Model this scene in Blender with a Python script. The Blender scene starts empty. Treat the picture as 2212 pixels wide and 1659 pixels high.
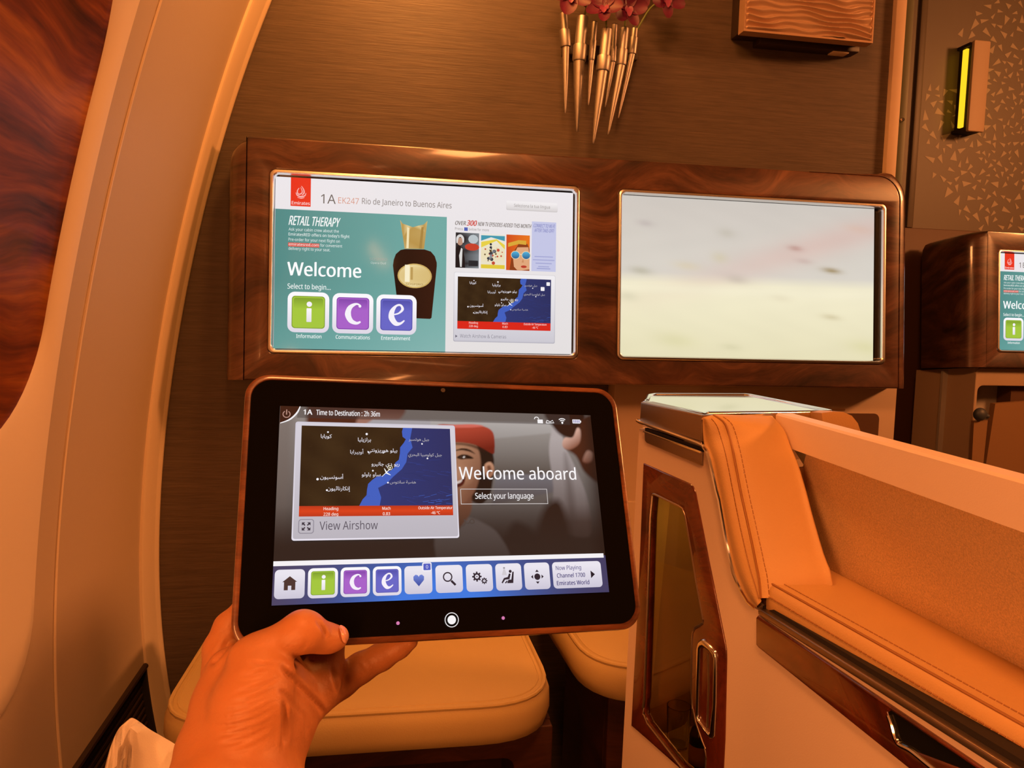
import bpy, bmesh, math, random
import numpy as np
from mathutils import Vector, Matrix
from mathutils.geometry import tessellate_polygon

random.seed(7)
SC = bpy.context.scene
COL = SC.collection
W, H, FPX = 2212, 1659, 1661.0
CZ = 1.05                                   # lens height above the cabin floor

# ------------------------------------------------------------------ camera
YAW, PITCH, ROLL = math.radians(9.6687534), math.radians(-4.8), math.radians(1.54829957)
cy, sy, cp, sp, cr, sr = math.cos(YAW), math.sin(YAW), math.cos(PITCH), math.sin(PITCH), math.cos(ROLL), math.sin(ROLL)
FW = Vector((sy * cp, cy * cp, sp))
R0 = Vector((cy, -sy, 0))
U0 = R0.cross(FW)
RT = cr * R0 + sr * U0
UP = -sr * R0 + cr * U0
CAMPOS = Vector((0, 0, CZ))
cam = bpy.data.cameras.new('camera')
cam.sensor_fit = 'HORIZONTAL'
cam.sensor_width = 36.0
cam.lens = 36.0 * FPX / W
cam.clip_start = 0.02
camo = bpy.data.objects.new('camera', cam)
COL.objects.link(camo)
camo.matrix_world = Matrix(((RT.x, UP.x, -FW.x, 0), (RT.y, UP.y, -FW.y, 0), (RT.z, UP.z, -FW.z, CZ), (0, 0, 0, 1)))
SC.camera = camo

# ------------------------------------------------------------------ light, world, exposure
SC.view_settings.view_transform = 'Standard'
SC.view_settings.look = 'None'
SC.view_settings.gamma = 1.0
SC.view_settings.use_curve_mapping = False
SC.view_settings.exposure = 0.0
AMBER = (1.0, 0.335, 0.095)
wd = bpy.data.worlds.new('cabin_ambient')
SC.world = wd
wd.use_nodes = True
wd.node_tree.nodes['Background'].inputs[0].default_value = (1.0, 0.40, 0.12, 1)
wd.node_tree.nodes['Background'].inputs[1].default_value = 0.05


def area(name, loc, target, sx, sy_, power, color=AMBER, spread=180):
    l = bpy.data.lights.new(name, 'AREA')
    l.shape = 'RECTANGLE'
    l.size, l.size_y = sx, sy_
    l.energy = power
    l.color = color
    l.spread = math.radians(spread)
    o = bpy.data.objects.new(name, l)
    COL.objects.link(o)
    o.location = loc
    d = Vector(target) - Vector(loc)
    o.rotation_euler = d.to_track_quat('-Z', 'Y').to_euler()
    return o


area('seat_ceiling_light', (-0.06, -0.12, 2.19), (0.2, 0.55, 0.8), 0.6, 0.36, 36)
area('console_side_fill', (-0.325, -0.15, 0.95), (0.5, 0.15, 1.0), 0.07, 0.7, 8.0)  # added fill strip out of view, brightens the console's window-facing sides
area('aisle_ceiling_light', (3.0, 0.35, 2.19), (-0.3, 0.95, 0.9), 0.45, 0.45, 90)
area('window_cove_light', (0.05, 1.08, 1.94), (-0.06, 1.45, 1.42), 0.10, 0.4, 8.5, (1.0, 0.37, 0.08))
area('ceiling_strip_light', (-0.165, -1.78, 2.18), (-0.165, -1.78, 0), 0.07, 2.1, 4.4, (1.0, 0.36, 0.12)).rotation_euler = (0, 0, math.radians(10.3))
area('centre_ceiling_light', (2.3, 0.9, 2.18), (2.1, 1.8, 1.2), 0.9, 0.4, 2.5)


# ------------------------------------------------------------------ picture geometry (each ray is met with a surface at its real distance)
def ray(px, py):
    return FW + RT * ((px - W / 2) / FPX) + UP * ((H / 2 - py) / FPX)


def on_plane(px, py, p0, n):
    d = ray(px, py)
    t = (Vector(p0) - CAMPOS).dot(Vector(n)) / d.dot(Vector(n))
    return CAMPOS + d * t


def on_y(px, py, Y):
    return on_plane(px, py, (0, Y, 0), (0, 1, 0))


def on_z(px, py, z):
    return on_plane(px, py, (0, 0, z), (0, 0, 1))


def at_depth(px, py, d):
    return CAMPOS + ray(px, py) * d


def plan(xc, d, zrel=0.0):
    """a point xc right of and d ahead of the lens, seen in plan"""
    return Vector((xc * cy + d * sy, d * cy - xc * sy, CZ + zrel))


# ------------------------------------------------------------------ materials
def srgb(h):
    if not isinstance(h, str):
        return tuple(h)
    h = h.lstrip('#')
    c = [int(h[i:i + 2], 16) / 255 for i in (0, 2, 4)]
    return tuple(x / 12.92 if x <= 0.04045 else ((x + 0.055) / 1.055) ** 2.4 for x in c)


MATS = {}


def new_mat(name):
    m = bpy.data.materials.new(name)
    m.use_nodes = True
    nt = m.node_tree
    MATS[name] = m
    return m, nt, nt.nodes['Principled BSDF']


def pbr(name, color, rough=0.5, metal=0.0, coat=0.0, bump=0.0, bscale=300.0, var=0.0, vscale=8.0, spec=0.5, sheen=0.0, stretch=(1, 1, 1), sss=0.0, coat_rough=0.05):
    m, nt, b = new_mat(name)
    c = srgb(color)
    b.inputs['Base Color'].default_value = (*c, 1)
    b.inputs['Roughness'].default_value = rough
    b.inputs['Metallic'].default_value = metal
    b.inputs['Coat Weight'].default_value = coat
    b.inputs['Coat Roughness'].default_value = coat_rough
    b.inputs['Specular IOR Level'].default_value = spec
    b.inputs['Sheen Weight'].default_value = sheen
    if sss:
        b.inputs['Subsurface Weight'].default_value = sss
        b.inputs['Subsurface Radius'].default_value = (0.012, 0.004, 0.002)
        b.inputs['Subsurface Scale'].default_value = 0.5
    tc = nt.nodes.new('ShaderNodeTexCoord')
    mp = nt.nodes.new('ShaderNodeMapping')
    mp.inputs['Scale'].default_value = stretch
    nt.links.new(tc.outputs['Object'], mp.inputs['Vector'])
    if bump:
        n = nt.nodes.new('ShaderNodeTexNoise')
        n.inputs['Scale'].default_value = bscale
        n.inputs['Detail'].default_value = 4
        nt.links.new(mp.outputs[0], n.inputs['Vector'])
        bp = nt.nodes.new('ShaderNodeBump')
        bp.inputs['Strength'].default_value = bump
        bp.inputs['Distance'].default_value = 0.001
        nt.links.new(n.outputs['Fac'], bp.inputs['Height'])
        nt.links.new(bp.outputs[0], b.inputs['Normal'])
    if var:
        n = nt.nodes.new('ShaderNodeTexNoise')
        n.inputs['Scale'].default_value = vscale
        n.inputs['Detail'].default_value = 5
        nt.links.new(mp.outputs[0], n.inputs['Vector'])
        r = nt.nodes.new('ShaderNodeValToRGB')
        r.color_ramp.elements[0].position = 0.3
        r.color_ramp.elements[1].position = 0.7
        r.color_ramp.elements[0].color = (*[x * (1 - var) for x in c], 1)
        r.color_ramp.elements[1].color = (*[min(1, x * (1 + var)) for x in c], 1)
        nt.links.new(n.outputs['Fac'], r.inputs[0])
        nt.links.new(r.outputs[0], b.inputs['Base Color'])
    return m


def wood(name, dark, mid, light, scale=(3.0, 3.0, 22.0), warp=0.35, rough=0.35, coat=0.8, coat_rough=0.06, axis_mix=1.0):
    """veneer: bands stretched along the grain, bent by a slow noise, with fine pores"""
    m, nt, b = new_mat(name)
    L = nt.links.new
    tc = nt.nodes.new('ShaderNodeTexCoord')
    n1 = nt.nodes.new('ShaderNodeTexNoise')
    n1.inputs['Scale'].default_value = 3.2
    n1.inputs['Detail'].default_value = 2
    L(tc.outputs['Object'], n1.inputs['Vector'])
    sub = nt.nodes.new('ShaderNodeVectorMath'); sub.operation = 'SUBTRACT'
    sub.inputs[1].default_value = (0.5, 0.5, 0.5)
    L(n1.outputs['Color'], sub.inputs[0])
    sc = nt.nodes.new('ShaderNodeVectorMath'); sc.operation = 'SCALE'
    sc.inputs['Scale'].default_value = warp
    L(sub.outputs[0], sc.inputs[0])
    ad = nt.nodes.new('ShaderNodeVectorMath'); ad.operation = 'ADD'
    L(tc.outputs['Object'], ad.inputs[0]); L(sc.outputs[0], ad.inputs[1])
    mp = nt.nodes.new('ShaderNodeMapping')
    mp.inputs['Scale'].default_value = scale
    L(ad.outputs[0], mp.inputs['Vector'])
    n2 = nt.nodes.new('ShaderNodeTexNoise')
    n2.inputs['Scale'].default_value = 1.0
    n2.inputs['Detail'].default_value = 6
    n2.inputs['Roughness'].default_value = 0.62
    L(mp.outputs[0], n2.inputs['Vector'])
    r = nt.nodes.new('ShaderNodeValToRGB')
    e = r.color_ramp.elements
    e[0].position, e[0].color = 0.32, (*srgb(dark), 1)
    e[1].position, e[1].color = 0.72, (*srgb(light), 1)
    k = e.new(0.5); k.color = (*srgb(mid), 1)
    L(n2.outputs['Fac'], r.inputs[0])
    mp2 = nt.nodes.new('ShaderNodeMapping')
    mp2.inputs['Scale'].default_value = tuple(s * 14 for s in scale)
    L(ad.outputs[0], mp2.inputs['Vector'])
    n3 = nt.nodes.new('ShaderNodeTexNoise')
    n3.inputs['Scale'].default_value = 1.0
    L(mp2.outputs[0], n3.inputs['Vector'])
    mr = nt.nodes.new('ShaderNodeMapRange')
    mr.inputs[1].default_value, mr.inputs[2].default_value, mr.inputs[3].default_value, mr.inputs[4].default_value = 0.3, 0.7, 0.78, 1.1
    L(n3.outputs['Fac'], mr.inputs[0])
    mx = nt.nodes.new('ShaderNodeMix'); mx.data_type = 'RGBA'; mx.blend_type = 'MULTIPLY'
    mx.inputs[0].default_value = 1.0
    L(r.outputs[0], mx.inputs[6]); L(mr.outputs[0], mx.inputs[7])
    L(mx.outputs[2], b.inputs['Base Color'])
    b.inputs['Roughness'].default_value = rough
    b.inputs['Coat Weight'].default_value = coat
    b.inputs['Coat Roughness'].default_value = coat_rough
    return m


def emitter(name, color, strength):
    m, nt, b = new_mat(name)
    b.inputs['Base Color'].default_value = (0.02, 0.02, 0.02, 1)
    b.inputs['Emission Color'].default_value = (*srgb(color), 1)
    b.inputs['Emission Strength'].default_value = strength
    return m


M_WALL = None


def wallcover():
    m, nt, b = new_mat('woven_wallcovering')
    L = nt.links.new
    tc = nt.nodes.new('ShaderNodeTexCoord')
    outs = []
    for sc_, det in (((26, 26, 520), 3), ((7, 7, 170), 4), ((1.2, 1.2, 1.6), 2)):
        mp = nt.nodes.new('ShaderNodeMapping'); mp.inputs['Scale'].default_value = sc_
        L(tc.outputs['Object'], mp.inputs['Vector'])
        n = nt.nodes.new('ShaderNodeTexNoise'); n.inputs['Scale'].default_value = 1; n.inputs['Detail'].default_value = det
        L(mp.outputs[0], n.inputs['Vector'])
        outs.append(n.outputs['Fac'])
    a = nt.nodes.new('ShaderNodeMath'); a.operation = 'ADD'
    L(outs[0], a.inputs[0]); L(outs[1], a.inputs[1])
    a2 = nt.nodes.new('ShaderNodeMath'); a2.operation = 'MULTIPLY_ADD'
    a2.inputs[1].default_value = 0.38; a2.inputs[2].default_value = 0.0
    L(a.outputs[0], a2.inputs[0])
    a3 = nt.nodes.new('ShaderNodeMath'); a3.operation = 'MULTIPLY_ADD'
    a3.inputs[1].default_value = 0.24
    L(outs[2], a3.inputs[0]); L(a2.outputs[0], a3.inputs[2])
    r = nt.nodes.new('ShaderNodeValToRGB')
    r.color_ramp.elements[0].position = 0.32
    r.color_ramp.elements[1].position = 0.68
    r.color_ramp.elements[0].color = (*srgb('42362c'), 1)
    r.color_ramp.elements[1].color = (*srgb('5c4d3f'), 1)
    L(a3.outputs[0], r.inputs[0])
    L(r.outputs[0], b.inputs['Base Color'])
    bp = nt.nodes.new('ShaderNodeBump'); bp.inputs['Strength'].default_value = 0.35; bp.inputs['Distance'].default_value = 0.001
    L(a.outputs[0], bp.inputs['Height']); L(bp.outputs[0], b.inputs['Normal'])
    b.inputs['Roughness'].default_value = 0.48
    b.inputs['Specular IOR Level'].default_value = 0.35
    return m


M = {}
M['wall'] = wallcover()
M['side'] = pbr('sidewall_plastic', 'bba68c', 0.55, bump=0.15, bscale=900)
M['reveal'] = pbr('window_reveal_plastic', 'e0cdb2', 0.5)
M['trim'] = pbr('beige_trim', 'd8c2a4', 0.45)
M['veneer'] = wood('window_wood_veneer', '220d02', '74390f', 'b06c20', scale=(4, 1.3, 17), warp=0.12, rough=0.42, coat=0.06, coat_rough=0.10)
M['walnut'] = wood('monitor_walnut', '1d100a', '4a2d20', '76503c', scale=(3.2, 6, 24), warp=0.3, rough=0.35, coat=0.7, coat_rough=0.09)
M['console_wood'] = wood('console_burr_wood', '3a170a', '62290f', '7a3a18', scale=(7, 7, 16), warp=0.5, rough=0.25, coat=1.0, coat_rough=0.03)
M['rim_wood'] = wood('tablet_rim_wood', '3e1f10', '6b3d22', '8a5632', scale=(10, 40, 60), warp=0.1, rough=0.35, coat=0.6)
M['dark_wood'] = wood('footwell_dark_wood', '2a1208', '42200f', '552c16', scale=(3, 3, 20), warp=0.2, rough=0.45, coat=0.3)
M['chrome'] = pbr('polished_chrome', (0.86, 0.85, 0.84), 0.12, 1.0)
M['satin'] = pbr('satin_silver', (0.80, 0.78, 0.76), 0.30, 1.0)
M['mirror'] = pbr('mirror_polished_top', (0.93, 0.92, 0.9), 0.02, 1.0)
M['bronze'] = pbr('brushed_bronze', (0.36, 0.27, 0.2), 0.32, 0.9, bump=0.08, bscale=60, stretch=(1, 1, 40))
M['steel'] = pbr('satin_champagne_metal', (0.37, 0.34, 0.32), 0.46, 1.0, bump=0.06, bscale=120, stretch=(40, 40, 1))
M['emboss'] = pbr('embossed_copper_tone', 'b8977c', 0.38, 0.35)
M['black'] = pbr('black_gloss', (0.008, 0.008, 0.008), 0.12, spec=0.4)
M['glass_black'] = pbr('tablet_black_glass', (0.004, 0.0035, 0.003), 0.04, spec=0.12)
M['dark'] = pbr('dark_cavity', (0.012, 0.007, 0.004), 0.7)
M['darkplastic'] = pbr('dark_brown_plastic', '2c1c12', 0.5)
M['leather'] = pbr('tan_leather', 'caa068', 0.45, bump=0.35, bscale=700, var=0.05, vscale=5, spec=0.35)
M['leather_cream'] = pbr('cream_leather', 'c9ac72', 0.5, bump=0.3, bscale=700, spec=0.35)
M['seam'] = pbr('leather_seam', '9c6a38', 0.6)
M['suede'] = pbr('suede_panel', 'd0a870', 0.95, bump=0.9, bscale=1100, var=0.2, vscale=700, spec=0.1, sheen=0.3)
M['shell'] = pbr('beige_seat_shell', 'e4cdb8', 0.42, bump=0.12, bscale=800)
M['panel'] = pbr('footwell_beige_panel', 'b39a80', 0.55)
M['greypanel'] = pbr('pale_grey_panel', 'b4aba0', 0.55)
M['far'] = pbr('far_wall_laminate', '5d5346', 0.5)
M['leaf'] = pbr('pale_leaf_print', '9c8f7a', 0.5)
M['farlow'] = pbr('far_wainscot', '54361f', 0.55)
M['floor'] = pbr('dark_carpet', '2a1b12', 0.95, bump=0.6, bscale=500)
M['ceil'] = pbr('ceiling_plastic', 'c9b49a', 0.6)
M['backw'] = pbr('rear_partition', '4a3220', 0.7)
M['greenglass'] = pbr('green_glass_edge', '4a4c34', 0.45, spec=0.2)
M['cloth'] = pbr('white_linen', 'ddd0c0', 0.85, bump=0.5, bscale=900)
M['skin'] = pbr('skin', 'bd7c4c', 0.48, bump=0.25, bscale=550, var=0.08, vscale=30, spec=0.4, sss=0.15)
M['nail'] = pbr('finger_nail', 'e0a584', 0.25, coat=0.3)
M['petal'] = pbr('magenta_petal', '54062e', 0.5, var=0.25, vscale=60, sss=0.1)
M['petal_pale'] = pbr('pale_pink_petal_edge', '7e3054', 0.5)
M['stem'] = pbr('green_stem', '5d6a30', 0.6)
M['knob'] = pbr('blue_grey_knob', '3d434c', 0.5)
M['strap'] = pbr('tan_strap', '8d6a45', 0.6)
M['bottle'] = pbr('dark_green_bottle_glass', (0.01, 0.018, 0.008), 0.08, spec=0.6)
M['label'] = pbr('bottle_label', '7d6a2a', 0.5)
M['cap'] = pbr('red_bottle_cap', '701a10', 0.4)
M['lamp'] = emitter('sconce_diffuser', (1.0, 0.55, 0.015), 1.35)

def thin_glass(name, tint, f=0.12, rough=0.03):
    m, nt, b = new_mat(name)
    nt.nodes.remove(b)
    tr = nt.nodes.new('ShaderNodeBsdfTransparent'); tr.inputs[0].default_value = (*tint, 1)
    gl = nt.nodes.new('ShaderNodeBsdfGlossy'); gl.inputs['Roughness'].default_value = rough
    fr = nt.nodes.new('ShaderNodeFresnel'); fr.inputs[0].default_value = 1.75
    mx = nt.nodes.new('ShaderNodeMixShader')
    ge = nt.nodes.new('ShaderNodeNewGeometry')              # reflect once, at the outer face of the pane
    iv = nt.nodes.new('ShaderNodeMath'); iv.operation = 'SUBTRACT'; iv.inputs[0].default_value = 1.0
    ml = nt.nodes.new('ShaderNodeMath'); ml.operation = 'MULTIPLY'
    nt.links.new(ge.outputs['Backfacing'], iv.inputs[1])
    nt.links.new(fr.outputs[0], ml.inputs[0]); nt.links.new(iv.outputs[0], ml.inputs[1])
    nt.links.new(ml.outputs[0], mx.inputs[0]); nt.links.new(tr.outputs[0], mx.inputs[1]); nt.links.new(gl.outputs[0], mx.inputs[2])
    nt.links.new(mx.outputs[0], nt.nodes['Material Output'].inputs[0])
    return m


M['tint'] = thin_glass('tinted_cabinet_glass', (0.74, 0.60, 0.28))
mm, nt, b = new_mat('clear_tumbler_glass')
b.inputs['Base Color'].default_value = (0.95, 0.95, 0.93, 1)
b.inputs['Transmission Weight'].default_value = 1.0
b.inputs['Roughness'].default_value = 0.0
M['clear'] = mm
mm, nt, b = new_mat('lit_display')
at = nt.nodes.new('ShaderNodeAttribute'); at.attribute_name = 'Col'
b.inputs['Base Color'].default_value = (0.01, 0.01, 0.01, 1)
b.inputs['Roughness'].default_value = 0.10
b.inputs['Specular IOR Level'].default_value = 0.2
nt.links.new(at.outputs['Color'], b.inputs['Emission Color'])
b.inputs['Emission Strength'].default_value = 1.0
M['display'] = mm

M['display_tv'] = mm.copy()
M['display_tv'].name = 'lit_monitor'
bt_ = M['display_tv'].node_tree.nodes['Principled BSDF']
bt_.inputs['Specular IOR Level'].default_value = 0.5
bt_.inputs['Roughness'].default_value = 0.08

M['veneer'].node_tree.nodes['Principled BSDF'].inputs['Specular IOR Level'].default_value = 0.12

# ------------------------------------------------------------------ object helpers
MATRIX = {}


def tag(o, label=None, cat=None, group=None, kind=None):
    if label: o['label'] = label
    if cat: o['category'] = cat
    if group: o['group'] = group
    if kind: o['kind'] = kind
    return o


def thing(name, label, cat, loc=(0, 0, 0), mat3=None, group=None):
    o = bpy.data.objects.new(name, None)
    o.empty_display_size = 0.05
    COL.objects.link(o)
    m = Matrix.Translation(Vector(loc))
    if mat3 is not None:
        m = m @ mat3.to_4x4()
    o.matrix_world = m
    MATRIX[o.name] = m
    return tag(o, label, cat, group)


def root_matrix(o):
    while o.parent:
        o = o.parent
    return MATRIX.get(o.name, Matrix.Identity(4))


def part(name, verts, faces, mat, parent=None, world=True, smooth=40, kind=None, label=None):
    """one mesh object; WORLD verts are brought into the root's own frame"""
    vs = [Vector(v) for v in verts]
    if parent is not None and world:
        inv = root_matrix(parent).inverted()
        vs = [inv @ v for v in vs]
    me = bpy.data.meshes.new(name)
    me.from_pydata([tuple(v) for v in vs], [], [tuple(f) for f in faces])
    me.materials.append(mat)
    me.validate()
    if smooth:
        me.polygons.foreach_set('use_smooth', [True] * len(me.polygons))
        me.set_sharp_from_angle(angle=math.radians(smooth))
    o = bpy.data.objects.new(name, me)
    COL.objects.link(o)
    if parent is not None:
        o.parent = parent
    if kind: o['kind'] = kind
    if label: o['label'] = label
    return o


def fix_normals(verts, faces):
    bm = bmesh.new()
    vv = [bm.verts.new(v) for v in verts]
    for f in faces:
        try:
            bm.faces.new([vv[i] for i in f])
        except ValueError:
            pass
    bmesh.ops.remove_doubles(bm, verts=bm.verts, dist=1e-6)
    bmesh.ops.recalc_face_normals(bm, faces=bm.faces)
    bm.verts.index_update()
    V = [v.co.copy() for v in bm.verts]
    F = [[v.index for v in f.verts] for f in bm.faces]
    bm.free()
    return V, F


def join(*vf):
    V, F = [], []
    for v, f in vf:
        o = len(V)
        V += list(v)
        F += [[i + o for i in q] for q in f]
    return V, F


def loft(rings, closed=True, cap0=False, cap1=False):
    n = len(rings[0])
    V = [Vector(p) for r in rings for p in r]
    F = []
    for i in range(len(rings) - 1):
        for j in range(n if closed else n - 1):
            k = (j + 1) % n
            F.append([i * n + j, i * n + k, (i + 1) * n + k, (i + 1) * n + j])
    if cap0: F.append(list(range(n))[::-1])
    if cap1: F.append([(len(rings) - 1) * n + j for j in range(n)])
    return V, F


def spline(pts, n, closed=False):
    """Catmull-Rom through pts"""
    P = [Vector(p) for p in pts]
    m = len(P)
    out = []
    segs = m if closed else m - 1
    for k in range(n if closed else n + 1):
        t = k / n * segs
        i = min(int(t), segs - 1)
        u = t - i
        g = (lambda q: P[q % m]) if closed else (lambda q: P[max(0, min(m - 1, q))])
        p0, p1, p2, p3 = g(i - 1), g(i), g(i + 1), g(i + 2)
        out.append(0.5 * ((2 * p1) + (p2 - p0) * u + (2 * p0 - 5 * p1 + 4 * p2 - p3) * u * u + (3 * p1 - p0 - 3 * p2 + p3) * u ** 3))
    return out


def tube(pts, r, n=8, closed=False, cap=True):
    P = [Vector(p) for p in pts]
    rings = []
    up = Vector((0.13, 0.21, 0.97))
    for i, p in enumerate(P):
        a = P[i - 1] if (i > 0 or closed) else P[i]
        b_ = P[(i + 1) % len(P)] if (i < len(P) - 1 or closed) else P[i]
        d = (b_ - a).normalized()
        s = d.cross(up)
        if s.length < 1e-4: s = d.cross(Vector((1, 0, 0)))
        s.normalize()
        u = s.cross(d)
        rr = r[i] if isinstance(r, (list, tuple)) else r
        rings.append([p + (s * math.cos(2 * math.pi * k / n) + u * math.sin(2 * math.pi * k / n)) * rr for k in range(n)])
    if closed: rings.append(rings[0])
    return fix_normals(*loft(rings, True, cap and not closed, cap and not closed))


def rrect(x0, y0, x1, y1, r, n=6):
    """rounded rectangle, r one radius or (bl, br, tr, tl)"""
    rr = r if isinstance(r, (list, tuple)) else (r,) * 4
    out = []
    for (cx, cy_, a0, q) in ((x0, y0, 180, rr[0]), (x1, y0, 270, rr[1]), (x1, y1, 0, rr[2]), (x0, y1, 90, rr[3])):
        sx = 1 if cx == x0 else -1
        sy_ = 1 if cy_ == y0 else -1
        if q <= 1e-9:
            out.append((cx, cy_)); continue
        for k in range(n + 1):
            a = math.radians(a0 + 90 * k / n)
            out.append((cx + sx * q + q * math.cos(a), cy_ + sy_ * q + q * math.sin(a)))
    return out


def plate(outlines, depth, bevel=0.0, segs=2):
    """flat plate with holes from 2D outlines: x, y in the plane, z from 0 (front) to -depth (back)"""
    c = bpy.data.curves.new('tmp', 'CURVE')
    c.dimensions = '2D'
    c.fill_mode = 'BOTH'
    c.extrude = max(depth / 2 - bevel, 0.0)
    c.bevel_depth = bevel
    c.bevel_resolution = segs
    c.offset = -bevel
    for ol in outlines:
        s = c.splines.new('POLY')
        s.points.add(len(ol) - 1)
        for p, q in zip(s.points, ol):
            p.co = (q[0], q[1], 0, 1)
        s.use_cyclic_u = True
    o = bpy.data.objects.new('tmp', c)
    COL.objects.link(o)
    dg = bpy.context.evaluated_depsgraph_get()
    me = bpy.data.meshes.new_from_object(o.evaluated_get(dg))
    V = [v.co.copy() for v in me.vertices]
    F = [list(p.vertices) for p in me.polygons]
    bpy.data.objects.remove(o); bpy.data.curves.remove(c); bpy.data.meshes.remove(me)
    for v in V: v.z -= depth / 2
    return fix_normals(V, F)


def frame_map(VF, o, ex, ey, ez):
    o, ex, ey, ez = Vector(o), Vector(ex), Vector(ey), Vector(ez)
    return [o + ex * v[0] + ey * v[1] + ez * v[2] for v in VF[0]], VF[1]


def box(x0, y0, z0, x1, y1, z1, bev=0.0, segs=2):
    bm = bmesh.new()
    bmesh.ops.create_cube(bm, size=1)
    for v in bm.verts:
        v.co = Vector(((x0 + x1) / 2 + v.co.x * (x1 - x0), (y0 + y1) / 2 + v.co.y * (y1 - y0), (z0 + z1) / 2 + v.co.z * (z1 - z0)))
    if bev:
        bmesh.ops.bevel(bm, geom=bm.edges[:], offset=bev, segments=segs, affect='EDGES', profile=0.5)
    bm.verts.index_update()
    V = [v.co.copy() for v in bm.verts]
    F = [[v.index for v in f.verts] for f in bm.faces]
    bm.free()
    return V, F


def lathe(profile, a, b_, n=20):
    """profile (t, r): t runs 0..1 from a to b_"""
    a, b_ = Vector(a), Vector(b_)
    d = (b_ - a)
    w = d.normalized()
    s = w.cross(Vector((0, 1, 0.01))).normalized()
    u = s.cross(w)
    rings = [[a + d * t + (s * math.cos(2 * math.pi * k / n) + u * math.sin(2 * math.pi * k / n)) * r for k in range(n)] for t, r in profile]
    return fix_normals(*loft(rings, True, True, True))


def prism(poly, back):
    """WORLD polygon front face pushed by vector BACK"""
    P = [Vector(p) for p in poly]
    Q = [p + Vector(back) for p in P]
    n = len(P)
    F = [list(range(n)), list(range(n, 2 * n))[::-1]]
    for i in range(n):
        k = (i + 1) % n
        F.append([i, i + n, k + n, k])
    return fix_normals(P + Q, F)


def copy_tree(o, parent=None):
    c = o.copy()
    COL.objects.link(c)
    if parent is not None:
        c.parent = parent
    for ch in list(o.children):
        copy_tree(ch, c)
    return c


# ------------------------------------------------------------------ displays: flat lit graphics
LAY = 0.00011
_capcache = {}
try:                                          # a humanist face that ships inside Blender itself
    UIFONT = bpy.data.fonts.load(bpy.utils.resource_path('LOCAL') + '/datafiles/fonts/NotoSansHebrew-Regular.woff2')
except Exception:
    UIFONT = None


def text_mesh(s, bold=0.0, res=3):
    key = (s, bold, res)
    if key in _capcache: return _capcache[key]
    c = bpy.data.curves.new('tmp', 'FONT')
    c.body = s
    c.size = 1.0
    c.resolution_u = res
    c.offset = bold
    if UIFONT is not None and not any(ord(q) > 0x600 and ord(q) != 0x2019 for q in s):
        c.font = UIFONT
    o = bpy.data.objects.new('tmp', c)
    COL.objects.link(o)
    me = bpy.data.meshes.new_from_object(o.evaluated_get(bpy.context.evaluated_depsgraph_get()))
    V = [(v.co.x, v.co.y) for v in me.vertices]
    F = [list(p.vertices) for p in me.polygons]
    bpy.data.objects.remove(o); bpy.data.curves.remove(c); bpy.data.meshes.remove(me)
    _capcache[key] = (V, F)
    return V, F


CAPH = max(v[1] for v in text_mesh('H')[0])

AR = {}
for ch, codes in {'ا': (0xFE8D, 0xFE8E, 0, 0), 'أ': (0xFE83, 0xFE84, 0, 0), 'إ': (0xFE87, 0xFE88, 0, 0), 'ب': (0xFE8F, 0xFE90, 0xFE91, 0xFE92), 'ت': (0xFE95, 0xFE96, 0xFE97, 0xFE98),
                  'ث': (0xFE99, 0xFE9A, 0xFE9B, 0xFE9C), 'ج': (0xFE9D, 0xFE9E, 0xFE9F, 0xFEA0), 'ح': (0xFEA1, 0xFEA2, 0xFEA3, 0xFEA4), 'د': (0xFEA9, 0xFEAA, 0, 0), 'ر': (0xFEAD, 0xFEAE, 0, 0), 'ز': (0xFEAF, 0xFEB0, 0, 0),
                  'س': (0xFEB1, 0xFEB2, 0xFEB3, 0xFEB4), 'ص': (0xFEB9, 0xFEBA, 0xFEBB, 0xFEBC), 'ض': (0xFEBD, 0xFEBE, 0xFEBF, 0xFEC0), 'ف': (0xFED1, 0xFED2, 0xFED3, 0xFED4), 'ق': (0xFED5, 0xFED6, 0xFED7, 0xFED8),
                  'ك': (0xFED9, 0xFEDA, 0xFEDB, 0xFEDC), 'ل': (0xFEDD, 0xFEDE, 0xFEDF, 0xFEE0), 'م': (0xFEE1, 0xFEE2, 0xFEE3, 0xFEE4), 'ن': (0xFEE5, 0xFEE6, 0xFEE7, 0xFEE8), 'ه': (0xFEE9, 0xFEEA, 0xFEEB, 0xFEEC),
                  'ة': (0xFE93, 0xFE94, 0, 0), 'و': (0xFEED, 0xFEEE, 0, 0), 'ي': (0xFEF1, 0xFEF2, 0xFEF3, 0xFEF4), 'ى': (0xFEEF, 0xFEF0, 0, 0)}.items():
    AR[ch] = codes


def arabic(s):
    """joined letter forms in reading order from the right"""
    out = []
    for i, ch in enumerate(s):
        if ch not in AR:
            out.append(ch); continue
        prev = i > 0 and s[i - 1] in AR and AR[s[i - 1]][2] != 0
        nxt = AR[ch][2] != 0 and i + 1 < len(s) and s[i + 1] in AR
        c = AR[ch][3] if (prev and nxt) else AR[ch][1] if prev else AR[ch][2] if nxt else AR[ch][0]
        out.append(chr(c))
    return ''.join(out[::-1])


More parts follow.
